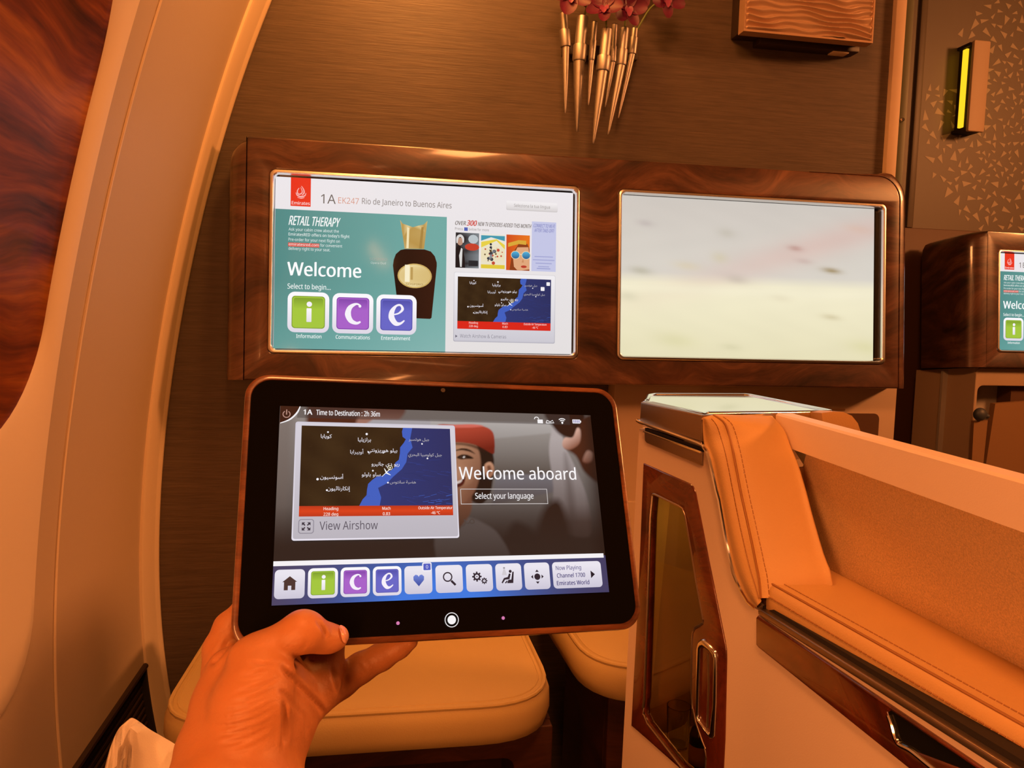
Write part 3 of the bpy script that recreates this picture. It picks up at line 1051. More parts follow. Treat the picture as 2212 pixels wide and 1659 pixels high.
# ventilated dado under the side panel
bl = structure('baseboard_left', side_strip(-0.4, 1.364, -1.0, DADO - 0.004, -0.0085, 2, 12), M['dark'])
rows = [[sp(1.356, z_, -.02), sp(1.356, z_, .0035), sp(1.3635, z_, .0035), sp(1.3635, z_, -.02)] for z_ in np.linspace(-.985, DADO - .004, 24)]
part('end_strip', *fix_normals(*loft(rows, True, True, True)), M['dark'], bl)
part('dado_rail', *tube([sp(-0.4, DADO - 0.004, 0.003), sp(1.36, DADO - 0.004, 0.003)], 0.005, 8), M['darkplastic'], bl)
base_slat = None
for k in range(27):
    z = DADO - 0.016 - 0.0125 * k
    if z < -0.965: break
    n = SN(z)
    VF = join(fix_normals(*loft([[sp(y, z - 0.0048, -0.010), sp(y, z - 0.0038, -0.0055), sp(y, z + 0.0025, -0.0045), sp(y, z + 0.0048, -0.010)] for y in (-0.3, 1.40)], True, True, True)))
    part('slat', VF[0], VF[1], M['darkplastic'], bl)

# aisle edge of the bulkhead
a_, b_ = on_y(1927, 0, YW), on_y(1910.5, 340, YW)
xl, xr = (a_.x + b_.x) / 2, (on_y(1950, 0, YW).x + on_y(1932, 340, YW).x) / 2
structure('trim_2', box(xl, YW - 0.012, 0, xr, YW + 0.06, ZTOP, 0.002), M['panel'])
gp = structure('trim_3', box(xr, YW - 0.002, 0, xr + 0.024, YW + 0.03, ZTOP, 0.003), M['greenglass'])
sc_p = on_y(1948.5, 259, YW - 0.006)
part('screw', *lathe([(0, 0.0045), (0.6, 0.0045), (1, 0.0032)], sc_p + Vector((0, 0.004, 0)), sc_p + Vector((0, -0.004, 0)), 14), M['chrome'], gp)
part('screw_socket', *lathe([(0, 0.0018), (1, 0.0018)], sc_p + Vector((0, -0.003, 0)), sc_p + Vector((0, -0.0046, 0)), 8), M['dark'], gp)

# far wall by the forward door
YF = 2.34
ZWAIN = on_y(1990, 494, YF).z
wf = structure('wall_forward', box(0.6, YF, ZWAIN, 3.4, YF + 0.05, ZTOP), M['far'])
part('wainscot', *box(0.6, YF - 0.012, 0, 3.4, YF + 0.05, ZWAIN, 0.004), M['farlow'], wf)
q0, q1 = on_y(1988, 0, YF), on_y(1972, 420, YF)
part('edge_moulding', *box((q0.x + q1.x) / 2 - .012, YF - .012, ZWAIN, (q0.x + q1.x) / 2 + .012, YF, ZTOP, 0.004), M['far'], wf)
# printed leaves: a swirl of small pale triangles
pc = on_y(2232, 262, YF); pr = (on_y(2232, 262, YF) - on_y(1996, 262, YF)).length
rl = random.Random(11)
LV, LF, done = [], [], []
for _ in range(9000):
    a = rl.uniform(0, 2 * math.pi); rr_ = pr * math.sqrt(rl.uniform(0, 1))
    x, z = pc.x + rr_ * math.cos(a), pc.z + rr_ * math.sin(a)
    q = rr_ / pr
    if x < pc.x - pr * 0.45 and z > pc.z + pr * 0.22 and z < pc.z + pr * .62: continue
    if z < ZWAIN + .01: continue
    s = rl.uniform(0.0075, 0.0150) * (0.75 + 0.5 * q)
    if any((x - u_[0]) ** 2 + (z - u_[1]) ** 2 < (s + u_[2]) ** 2 * 1.25 for u_ in done): continue
    done.append((x, z, s))
    t = rl.uniform(0, 6.28)
    o_ = len(LV)
    sk = rl.uniform(.5, 1.0)
    for k in range(3):
        rad = s * (1.35 if k == 0 else 1.0)
        an = t + (0, 2.45, 3.85)[k] + rl.uniform(-.25, .25)
        LV.append((x + rad * math.cos(an), YF - 0.0006, z + rad * math.sin(an)))
    LF.append([o_, o_ + 1, o_ + 2])
    if len(done) > 900: break
part('leaf_print', LV, LF, M['leaf'], wf, smooth=0, kind='stuff')

# footwell lining under the right-hand half of the monitor housing
px0 = on_y(1322, 850, 1.42).x
fp = structure('trim_4', box(px0, 1.405, 0.0, XR - 0.04, YW, 0.948, 0.004), M['panel'])
hx0, hx1 = on_y(1800, 900, 1.405).x, on_y(1899, 900, 1.405).x
hz0, hz1 = on_y(1850, 975, 1.405).z, on_y(1850, 893, 1.405).z
VF = plate([rrect(hx0, hz0, hx1, hz1, 0.012)], 0.004)
part('pocket', *frame_map(VF, (0, 1.4042, 0), (1, 0, 0), (0, 0, 1), (0, -1, 0)), M['farlow'], fp)
part('name_strip', *box(on_y(1778, 884, 1.4).x, 1.4035, on_y(1778, 887, 1.4).z, on_y(1828, 884, 1.4).x, 1.4055, on_y(1778, 883, 1.4).z), M['strap'], fp)
sz = on_y(1360, 1081, 1.405).z
part('lower_panel', *box(px0 - .01, 1.395, 0.0, XR - 0.06, 1.406, sz, 0.003), M['panel'], fp)

# ================================================================== MONITOR HOUSING (two seat screens in one walnut frame)
D0, TILT = 1.35501609, math.radians(5.22852927)
RX = Matrix.Rotation(-TILT, 3, 'X')
FV = (Vector((1, 0, 0)), Vector((0, 0, 1)), Vector((0, -1, 0)))     # plate x, y, z(front) in the housing's own frame


def local_plate(outlines, depth, y=0.0, bevel=0.0, segs=2):
    VF = plate(outlines, depth, bevel, segs)
    return frame_map(VF, (0, y, 0), *FV)


S1 = (-0.1907, -0.068, 0.3493, 0.2438)
S2 = (0.4222, -0.068, 0.9622, 0.2438)


def monitor_housing(name, label, loc, seat, left_depth, with_second=True):
    r = thing(name, label, 'seat monitor', loc, RX)
    z0, z1 = -0.114, 0.2975
    holes = [rrect(*S1, 0.011)] + [rrect(*S2, 0.011)]
    VF = local_plate([rrect(-0.2285, z0, 0.992, z1, (0.002, 0.002, 0.046, 0.004), 8)] + holes, 0.022, 0.0, 0.0025)
    part('frame', *VF, M['walnut'], r, world=False)
    # hollow carcass behind the frame
    VF = local_plate([rrect(-0.226, z0 + .002, 0.985, z1 - .003, (0.002, 0.002, 0.046, 0.004), 8)], max(left_depth - .022, .03), 0.0215)
    part('carcass', *VF, M['dark_wood'], r, world=False)
    # left end: a rounded cap whose top corner is turned
    d = left_depth
    rows = []
    if d < 0.12:
        sect = [(-0.2295, 0.0), (-0.236, 0.0008), (-0.243, 0.004), (-0.251, 0.009), (-0.2575, 0.017), (-0.2605, 0.028), (-0.2605, d), (-0.2295, d)]
        for z, sh in ((z0, 0), (z0 + .003, 0), (0.10, 0), (0.252, 0), (0.264, .0012), (0.275, .0048), (0.284, .0105), (0.291, .0185), (0.2965, 0.030)):
            rows.append([(min(-0.2295, x + sh if x < -.2300 else x), y, z) for x, y in sect])
    else:
        sect = [(-0.2295, 0.0), (-0.250, 0.002), (-0.268, 0.010), (-0.282, 0.024), (-0.290, 0.044), (-0.293, 0.07), (-0.293, d), (-0.2295, d)]
        for z, sh in ((z0, 0), (0.10, 0), (0.25, 0), (0.272, .003), (0.288, .012), (0.2965, 0.03)):
            rows.append([(min(-0.2295, x + sh if x < -.23 else x), y, z) for x, y in sect])
    part('end_cap', *fix_normals(*loft(rows, True, True, True)), M['walnut'], r, world=False)
    # aisle end: the frame's big corner carried round
    sect = [(0.0, 0.0), (0.008, 0.001), (0.014, 0.005), (0.0175, 0.012), (0.018, 0.022), (0.018, 0.085), (0.0, 0.085)]
    path = [(0.993, z0), (0.993, 0.15)] + [(0.947 + .046 * math.cos(math.radians(a)), 0.2515 + .046 * math.sin(math.radians(a))) for a in range(0, 91, 10)] + [(0.90, 0.2975), (0.80, 0.2975)]
    rows = []
    for i, (x, z) in enumerate(path):
        a, c = path[max(i - 1, 0)], path[min(i + 1, len(path) - 1)]
        t = Vector((c[0] - a[0], c[1] - a[1])).normalized()
        nx, nz = t.y, -t.x
        f = 1.0 if i < len(path) - 5 else max(0.03, (len(path) - 1 - i) / 5)
        rows.append([(x + nx * s_ * f, y, z + nz * s_ * f) for s_, y in sect])
    part('end_cap', *fix_normals(*loft(rows, True, True, True)), M['walnut'], r, world=False)
    for i, S in enumerate((S1, S2)):
        if i == 1 and not with_second:
            break
        x0, v0, x1, v1 = S
        steps = [(0.0, 0.0005, 0.011), (0.0008, -0.0018, 0.0105), (0.0024, -0.0028, 0.010), (0.0052, -0.0026, 0.009), (0.0068, -0.0005, 0.0085), (0.0070, 0.006, 0.008), (0.0072, 0.0135, 0.0078)]
        rings = [[(p[0], y, p[1]) for p in rrect(x0 + i_, v0 + i_, x1 - i_, v1 - i_, rad, 6)] for i_, y, rad in steps]
        part('chrome_trim', *fix_normals(*loft(rings, True)), M['satin'], r, world=False)
        VF = local_plate([rrect(x0 + .002, v0 + .002, x1 - .002, v1 - .002, 0.006)], 0.004, 0.0128)
        disp = part('display', *VF, M['black'], r, world=False)
        if i == 0:
            welcome_screen(disp, seat)
        else:
            # an empty page of drifting cloud tones over a bright horizon
            blobs = [(855, 112, 20, 5, '9c8658', .9), (779, 152, 15, 5, 'b98c82', .75), (478, 186, 16, 6, 'b2a6a4', .5), (470, 98, 22, 7, 'a9a488', .55), (660, 88, 22, 8, 'b9aca0', .45), (638, 175, 18, 9, 'bdb6a6', .5), (797, 128, 18, 5, 'c4a8a0', .55),
                     (855, 22, 20, 5, 'c6b890', .6), (750, 55, 22, 7, 'ddd2b4', .4), (560, 110, 26, 8, 'd8c8a4', .5), (625, 128, 16, 10, 'cfc49c', .45), (540, -30, 40, 14, 'd8d3a0', .5), (910, 195, 30, 8, 'd9b8a6', .5), (445, 50, 20, 9, 'c6c2a6', .4), (930, -35, 40, 14, 'd8d39c', .5), (650, -40, 20, 6, 'c8c49c', .35)]

            def sky(x, z):
                t = (z + 60) / 296
                if t > .56: c = mixc('d8d2c8', 'cfc8c0', (t - .56) / .4)
                elif t > .44: c = mixc('f0e9cc', 'd8d2c8', (t - .46) / .07)
                else: c = mixc('e6dfba', 'f2ebcc', t / .42)
                c = mixc(c, 'dcb6ac', .55 * math.exp(-((x - 820 + (z - 150) * -1.6) / 150) ** 2 - ((z - 158 - (x - 820) * .28) / 30) ** 2))
                c = mixc(c, 'f3ecd0', .6 * math.exp(-((z - 66) / 9) ** 2))
                for bx, bz, sx_, sz_, col, k in blobs:
                    e = ((x - bx) / sx_) ** 2 + ((z - bz - (x - bx) * -.1) / sz_) ** 2
                    if e < 9: c = mixc(c, col, k * math.exp(-e))
                return tuple(v * (1 + .012 * math.sin(x * .043 + 1.7 * math.sin(z * .061)) * math.sin(z * .09 + x * .013)) for v in c)
            u = UI(-0.012)
            u.rect(430, -60.5, 945, 236, sky, 1, 130, 76)
            u.build('cloud_picture', disp)
    return r


near = monitor_housing('monitor_housing', 'wide walnut housing with two lit seat screens on the front bulkhead', (0, D0, CZ), '1A', 0.055)
# housing across the aisle, set further forward
target = CAMPOS + ray(2156.2, 538) * (0.3118 * math.cos(TILT) * FPX / 222)
lt = RX @ Vector((S1[0], 0, S1[3]))
far_loc = target - lt
far = monitor_housing('monitor_housing', 'walnut seat screen housing across the aisle beside the leaf patterned wall', far_loc, '1E', 0.20, False)

# ------------------------------------------------------------------ cabinet below the far housing
fl = far_loc
cab = thing('footwell_cabinet', 'beige footwell cabinet under the screen housing across the aisle', 'cabinet', (fl.x - 0.2, fl.y + 0.1, 0))
yc = fl.y + 0.02
zt = fl.z - 0.117
xa = on_y(2101, 900, yc).x
xb = fl.x + 0.98
hx, hz0, hz1 = on_y(2111, 860, yc).x, on_y(2111, 985, yc).z, on_y(2111, 833, yc).z
VF = plate([rrect(xa, 0.05, xb, zt, (0.0, 0.0, 0.0, 0.02)), rrect(hx, 0.3, xb - .3, hz1, 0.018)], 0.02, 0.003)
part('front_panel', *frame_map(VF, (0, yc, 0), *FV), M['panel'], cab)
ydeep = yc + 0.2
part('side_panel', *prism([(xa, yc + .004, 0.05), (xa, yc + .004, zt), (xa - .05, ydeep, zt - .022), (xa - .05, ydeep, 0.05)], (0.012, 0, 0)), M['panel'], cab)
part('back_panel', *box(hx - .05, yc + .09, 0.05, xb, yc + .1, zt - .016), M['greypanel'], cab)
kx = on_y(2183, 860, yc + .03).x
part('pocket_flap', *prism([on_y(2150, 872, yc - .02), on_y(2290, 862, yc - .02), on_y(2290, 1120, yc + .0), on_y(2112, 1120, yc + .0)], (0, 0.02, 0)), M['strap'], cab)
part('inner_cheek', *box(kx, yc + .03, hz0 - .2, kx + .3, yc + .085, hz1 + .01), M['farlow'], cab)
kp = on_y(2117, 895, yc - 0.035)
bm = bmesh.new(); bmesh.ops.create_uvsphere(bm, u_segments=18, v_segments=12, radius=0.021)
KV = [Vector((v.co.x, v.co.y * .7, v.co.z * .95)) + kp for v in bm.verts]; KF = [[v.index for v in f.verts] for f in bm.faces]; bm.free()
part('knob', *join((KV, KF), lathe([(0, .008), (1, .008)], kp, kp + Vector((0.028, .002, -.006)), 10)), M['knob'], cab)
part('strap', *prism([on_y(2104, 910, yc - .03), on_y(2134, 908, yc - .03), on_y(2118, 1060, yc - .03), on_y(2096, 1060, yc - .03)], (0, .012, 0)), M['strap'], cab)
part('latch', *box(on_y(2060, 960, yc + .1).x, yc + .06, on_y(2060, 985, yc + .1).z, on_y(2098, 960, yc + .1).x, yc + .09, on_y(2060, 962, yc + .1).z), M['dark'], cab)

# ================================================================== WALL SCONCE
sx0, sx1 = on_y(2103, 86, YF - .07), on_y(2129, 283, YF - .07)
s_l, s_r = (on_y(2103, 86, YF - .07).x + on_y(2094, 283, YF - .07).x) / 2, (on_y(2138, 86, YF - .07).x + on_y(2129, 283, YF - .07).x) / 2
s_t, s_b = on_y(2110, 86, YF - .07).z, on_y(2110, 284, YF - .07).z
scn = thing('wall_sconce', 'slim upright wall light glowing yellow on the leaf patterned wall', 'wall light', ((s_l + s_r) / 2, YF, s_b))
VF = plate([rrect(s_l, s_b, s_r, s_t, 0.005)], 0.012, 0.002)
part('cover_plate', *frame_map(VF, (0, YF - .07, 0), *FV), M['panel'], scn)
part('back_box', *box(s_l + .004, YF - .059, s_b + .012, s_r - .004, YF, s_t - .012, .002), M['dark'], scn)
for k, (a, c) in enumerate(((s_l - .004, s_l + .006), (s_r - .006, s_r + .004))):
    part('diffuser', *box(a, YF - .043, s_b + .018, c, YF - .024, s_t - .018, .002), M['lamp'], scn)
for z in (s_b + .004, s_t - .014):
    part('end_cap', *box(s_l - .006, YF - .058, z, s_r + .004, YF - .0, z + .011, .002), M['dark'], scn)

# ================================================================== READING-LIGHT BOX WITH WAVY FRONT
YB = YW - 0.062
bl0, bl1 = on_y(1609.5, 64, YB), on_y(1882, 89, YB)
bx0 = (on_y(1610.5, 0, YB).x + bl0.x) / 2
bx1 = (on_y(1885, 0, YB).x + bl1.x) / 2
bz0 = (bl0.z + bl1.z) / 2
bz1 = bz0 + 0.155
rb = thing('reading_light', 'box wall light with wavy embossed copper front high on the bulkhead', 'wall light', ((bx0 + bx1) / 2, YW, bz0))
NX, NZ = 240, 190


def relief(x, z):
    u_ = (x - bx0) / (bx1 - bx0)
    v = z - bz0
    ph = v * 2 * math.pi / 0.0105 + 1.9 * math.sin(u_ * 7.3 + v * 55) + 1.3 * math.sin(u_ * 13.7 - v * 70 + 1.1) + .7 * math.sin(u_ * 23 + v * 120 + 2.0)
    f = (ph / (2 * math.pi)) % 1.0
    h = (f / .66 if f < .66 else (1 - f) / .34)
    h = h * h * (3 - 2 * h)
    amp = .0075 * (.72 + .28 * math.sin(u_ * 9 + v * 40))
    e = min(u_, 1 - u_) * (bx1 - bx0)
    return h * amp * min(1, .25 + e / .004)


rows = [[(bx0 + (bx1 - bx0) * i / NX, YB - relief(bx0 + (bx1 - bx0) * i / NX, bz0 + (bz1 - bz0) * j / NZ), bz0 + (bz1 - bz0) * j / NZ) for i in range(NX + 1)] for j in range(NZ + 1)]
V, F = loft(rows, False)
part('wavy_front', V, F, M['emboss'], rb, smooth=80)
part('bezel', *join(box(bx0 - .003, YB - .003, bz0 - .004, bx0, YB + .02, bz1), box(bx1, YB - .003, bz0 - .004, bx1 + .003, YB + .02, bz1), box(bx0, YB - .003, bz0 - .004, bx1, YB + .02, bz0)), M['emboss'], rb)
part('housing', *box(bx0 + .001, YB + .006, bz0 + .002, bx1 - .001, YW, bz1, .002), M['darkplastic'], rb)
lx = on_y(1815, 105, YW - .02)
part('wall_bracket', *box(on_y(1625, 100, YW).x, YW - .03, bz0 - .010, on_y(1838, 105, YW).x, YW, bz0 + .003, .002), M['darkplastic'], rb)
part('lens', *box(lx.x - .018, YW - .026, bz0 - .0125, lx.x + .016, YW - .006, bz0 - .009, .001), M['trim'], rb)

# ================================================================== BUD VASE: seven metal cones clamped together
Z2 = lambda x, y: (1180 + x / 5.183, y / 5.183)
cones = [(200, 150, 45, 212, 335, 530, 62, 212, 1270, 1.405), (395, 190, 65, 375, 505, 690, 78, 345, 1480, 1.375), (665, 330, 60, 640, 630, 800, 78, 525, 1610, 1.362), (865, 320, 52, 845, 555, 735, 62, 690, 1510, 1.378), (985, 320, 38, 970, 420, 610, 48, 805, 1325, 1.408),
         (535, 250, 34, 515, 450, 680, 40, 470, 1180, 1.418), (760, 280, 34, 750, 520, 700, 42, 660, 1200, 1.418)]
vc = on_y(1290, 150, 1.41)
vase = thing('bud_vase', 'cluster of tapering metal bud vase cones mounted on the bulkhead', 'vase', (vc.x, YW, vc.z))
CONETOPS = []
for (tx, ty, hw, cx_, cy0, cy1, chw, px_, py_, Y) in cones:
    k = Y / FPX / 5.183
    sl_ = (tx - cx_) / ((ty + cy0) / 2 - (cy0 + cy1) / 2)
    ax = lambda y: cx_ + sl_ * (y - (cy0 + cy1) / 2)
    top = on_y(*Z2(ax(ty), ty), Y)
    ctop, cbot, tip = on_y(*Z2(ax(cy0), cy0), Y), on_y(*Z2(ax(cy1), cy1), Y), on_y(*Z2(px_, py_), Y)
    r0, rc = hw * k, chw * k
    prof = [(0, r0 * .86), (.0, r0), (1, r0 * .97)]
    V1 = lathe([(0, r0 * .84), (0.001, r0 * .98), (0.02, r0), (1.0, r0 * .98)], top, cbot, 20)
    L = (tip - cbot).length
    V2 = lathe([(0, r0 * .95), (0.35, r0 * .80), (.7, r0 * .52), (.92, r0 * .28), (.98, r0 * .20), (1, r0 * .07)], cbot, tip, 20)
    cone = part('cone', *join(V1, V2), M['steel'], vase, smooth=50)
    part('collar', *lathe([(0, r0), (0.01, rc * .97), (.06, rc), (.9, rc * .98), (.97, rc * .93), (1, r0 * .98)], ctop, cbot + (cbot - ctop) * .0, 20), M['steel'], cone, smooth=30)
    mouth = top + (top - cbot).normalized() * .0006
    part('mouth', *lathe([(0, r0 * .8), (1, r0 * .8)], mouth, mouth + (top - cbot).normalized() * .0008, 16), M['dark'], cone)
    CONETOPS.append((top, r0))
part('bracket', *box(on_y(1215, 90, 1.44).x, 1.43, on_y(1215, 120, 1.44).z, on_y(1375, 90, 1.44).x, YW, on_y(1215, 95, 1.44).z, .002), M['darkplastic'], vase)


# ------------------------------------------------------------------ orchids
def petal(c, direction, normal, length, width, curl=0.3):
    d = Vector(direction).normalized()
    n = (Vector(normal) - d * Vector(normal).dot(d)).normalized()
    s = d.cross(n)
    rows = []
    for i in range(8):
        t = i / 7
        w = width * (math.sqrt(max(0.0, 4 * (t * .93 + .05) * (1 - (t * .93 + .05))))) * .5 + .0003
        o_ = Vector(c) + d * (length * t) + n * (curl * length * (t * t - .3 * t))
        rows.append([o_ - s * w + n * w * .25, o_ - s * w * .5, o_, o_ + s * w * .5, o_ + s * w + n * w * .25])
    return loft(rows, False)


def orchid(px, py, Y, facing, spin, size, label, cone):
    c = on_y(px, py, Y)
    f = Vector(facing).normalized()
    r = thing('orchid', label, 'flower', c, None, 'orchids in the bud vase')
    right = f.cross(Vector((0, 0, 1))).normalized()
    upv = right.cross(f)
    for k in range(5):
        a = math.radians(spin + 72 * k)
        d = right * math.cos(a) + upv * math.sin(a) + f * .12
        V, F = petal(c, d, f, size, size * (.78 if k % 2 else .62), .18)
        part('petal', V, F, M['petal'], r, smooth=80)
    for k, (a, l) in enumerate(((-90, .5), (-50, .32), (-130, .32))):
        d = right * math.cos(math.radians(a)) + upv * math.sin(math.radians(a)) + f * .7
        V, F = petal(c, d, f, size * l, size * .3, -.3)
        part('lip', V, F, M['petal_pale'], r, smooth=80)
    top = CONETOPS[cone][0]
    mid = (c + top) / 2 + Vector((0, 0.004, 0.01))
    part('stem', *tube(spline([c + f * -.004, mid, top + Vector((0, 0, -.012))], 10), .0018, 6), M['stem'], r)


orchid(1234, -16, 1.37, (-.2, -1, -.1), 65, .040, 'crimson orchid over the leftmost thin cone of the bud vase', 0)
orchid(1288, -22, 1.385, (.1, -1, -.2), 20, .040, 'magenta orchid partly hidden between the second and middle cones', 1)
orchid(1306, 14, 1.345, (-.4, -1, .25), -22, .034, 'magenta orchid with a large petal drooping over the middle cone', 2)
orchid(1357, 16, 1.35, (.15, -1, -.1), 100, .034, 'orchid with pale pink lip facing out above the fourth cone', 3)
orchid(1384, -30, 1.415, (.3, -1, -.2), 40, .038, 'dark orchid above the rightmost cone of the bud vase', 4)
orchid(1440, -4, 1.37, (.2, -1, -.1), -92, .036, 'orchid hanging alone to the right of the bud vase', 4)

# ================================================================== OTTOMANS
ZC = CZ - 0.515


def cushion(zc, outline, th, mat, bulge=0.008):
    """outline: WORLD xy corners of the seam; a padded slab"""
    n = len(outline)
    c = sum((Vector((p[0], p[1], 0)) for p in outline), Vector()) / n
    rings = []
    for off, z in ((-0.02, -th), (-.006, -th), (0.004, -th + .006), (0.009, -th * .6), (0.008, -th * .3), (0.003, -.004), (-.002, .0), (-.012, .0025)):
        ring = []
        for i, p in enumerate(outline):
            a, b2 = Vector(outline[i - 1]), Vector(outline[(i + 1) % n])
            t = (b2 - a).normalized()
            nn = Vector((t.y, -t.x))
            q = Vector(p) + nn * off
            ring.append((q.x, q.y, zc + z))
        rings.append(ring)
    for t, dz in ((.10, .5), (.25, .8), (.5, 1.0), (.75, 1.05), (.97, 1.06)):
        base = rings[7]
        rings.append([(q[0] + (c.x - q[0]) * t, q[1] + (c.y - q[1]) * t, zc + .0025 + bulge * dz * .8) for q in base])
    return fix_normals(*loft(rings, True, True, True))


def seam_pts(outline, zc, off=0.0):
    return [Vector((p[0], p[1], zc)) for p in outline]


def corner_curve(pts, rad, n=8):
    """round the corners of a polygon; counter-clockwise"""
    out = []
    m = len(pts)
    for i in range(m):
        a, p, c = Vector(pts[i - 1]), Vector(pts[i]), Vector(pts[(i + 1) % m])
        r = rad[i] if isinstance(rad, (list, tuple)) else rad
        u, v = (a - p).normalized(), (c - p).normalized()
        p0, p1 = p + u * r, p + v * r
        for k in range(n + 1):
            t = k / n
            out.append((p0 * (1 - t) ** 2 + p * 2 * t * (1 - t) + p1 * t * t))
    return out


def ottoman(label, corners, rad, base, wood_front=True):
    cx_ = sum(p[0] for p in corners) / 4
    cyy = sum(p[1] for p in corners) / 4
    r = thing('ottoman', label, 'footrest', (cx_, cyy, 0))
    ol = corner_curve(corners, rad, 8)
    th = 0.058
    cu = part('cushion', *cushion(ZC, ol, th, None), M['leather_cream'], r, smooth=70)
    part('piping', *tube([Vector((p[0], p[1], ZC - .0005)) for p in ol], .0032, 8, closed=True), M['leather_cream'], cu)
    in_ol = []
    n = len(ol)
    for i, p in enumerate(ol):
        t = (Vector(ol[(i + 1) % n]) - Vector(ol[i - 1])).normalized()
        in_ol.append(Vector((p[0] - t.y * .009, p[1] + t.x * .009, ZC + .0012)))
    part('stitching', *tube(in_ol, .0016, 6, closed=True), M['leather_cream'], cu)
    x0, y0, x1, y1 = base
    zb = ZC - th
    hole = rrect(x0 + .12, 0.05, x1 - .055, zb - .045, .015)
    VF = plate([rrect(x0, 0.0, x1, zb, .004), hole], .02, .002)
    part('base_front', *frame_map(VF, (0, y0, 0), *FV), M['dark_wood'], r)
    part('base_side', *join(box(x1 - .02, y0 + .02, 0, x1, y1, zb), box(x0, y0 + .02, 0, x0 + .02, y1, zb), box(x0 + .02, y1 - .02, 0, x1 - .02, y1, zb)), M['dark_wood'], r)
    part('shelf', *box(x0 + .02, y0 + .03, .02, x1 - .02, y1 - .02, .05), M['dark'], r)
    return r


f0, f1 = on_z(372, 1500, ZC), on_z(1197, 1498, ZC)
b0, b1 = on_z(418, 1322, ZC), on_z(1168, 1322, ZC)
g0 = on_z(560, 1545, ZC); g1 = on_z(1000, 1536, ZC)
yfr = (g0.y + g1.y) / 2
xl_, xr_ = f0.x - .001, f1.x
yb = min(1.40, b0.y)
ottoman('cream leather ottoman in front of the tablet, cushion edged with piping', [(xl_, yfr), (xr_, yfr), (xr_ - .004, yb), (xl_ + .012, yb)], [.085, .105, .05, .04], (xl_ + .03, yfr + .045, xr_ + .005, yb))
yh = max(1.062, on_z(1300, 1470, ZC).y - .005)
h0 = on_z(1232, 1385, ZC); h1 = on_z(1300, 1470, ZC)
ottoman('second ottoman, mostly hidden behind the seat console', [(h0.x + .012, yh), (h0.x + .5, yh), (h0.x + .5, 1.39), (h0.x - .0, 1.39)], [.10, .05, .03, .03], (h0.x + .05, yh + .05, h0.x + .48, 1.39))

# ================================================================== SEAT CONSOLE BETWEEN THE TWO SEATS
K = 1.0
Cp, Fp, Rp = plan(.240 * K, .75 * K), plan(.157 * K, .927 * K), plan(.3023 * K, .485 * K)
nd = Vector((Fp.y - Cp.y, -(Fp.x - Cp.x), 0)).normalized()         # normals of the two side planes, towards the window seat
if nd.x > 0: nd = -nd
nr = Vector((Rp.y - Cp.y, -(Rp.x - Cp.x), 0)).normalized()
if nr.x > 0: nr = -nr
ad = (Cp - Fp).normalized()                                          # along the door plane, towards the viewer
ar = (Rp - Cp).normalized()
UPZ = Vector((0, 0, 1))


def DP(px, py, off=0.0):
    return on_plane(px, py, Cp, nd) + nd * off


def RP(px, py, off=0.0):
    return on_plane(px, py, Cp, nr) + nr * off


def duv(p):
    q = p - Fp
    return (q.dot(ad), q.z)


def door_plate(outlines, depth, off=0.0, bevel=0.0):
    """plate in the door plane from picture outlines"""
    ols = [[duv(DP(*p)) for p in ol] for ol in outlines]
    return frame_map(plate(ols, depth, bevel), Fp + nd * off, ad, UPZ, nd)


def ruv(p):
    q = p - Cp
    return (q.dot(ar), q.z)


def row_plate(outlines, depth, off=0.0, bevel=0.0):
    ols = [[ruv(RP(*p)) for p in ol] for ol in outlines]
    return frame_map(plate(ols, depth, bevel), Cp + nr * off, ar, UPZ, nr)


con = thing('seat_console', 'beige seat console with glazed drinks cupboard, tan leather padding and mirrored top', 'console', (Cp.x + .1, Cp.y, 0))
CHROME = [(1523.6, 963), (1531.8, 974.6), (1538, 992.7), (1545, 1024), (1553, 1060), (1558, 1079.5), (1574, 1171), (1590, 1238), (1606, 1274), (1622, 1300), (1638, 1314)]
DOOR = [(1391, 1000), (1493, 1045), (1499, 1051), (1504, 1064), (1535, 1222), (1567, 1381), (1571, 1402), (1571.5, 1425), (1568, 1596), (1561, 1735), (1472, 1659), (1364.5, 1568), (1368, 1497), (1380, 1278)]
GLASS = [(1409.4, 1070), (1412.5, 1067), (1417, 1068), (1468, 1093), (1476, 1099), (1481, 1113), (1495, 1190), (1505, 1254), (1520.6, 1338), (1520, 1346), (1513, 1351), (1503, 1356), (1498, 1366), (1496.5, 1383), (1494.8, 1496.6), (1498, 1530), (1504, 1558), (1518.7, 1600), (1525, 1616), (1527, 1640), (1524, 1700), (1473, 1657), (1399.5, 1563), (1391, 1543), (1390, 1528), (1392.3, 1510), (1399.5, 1302), (1405.4, 1119)]
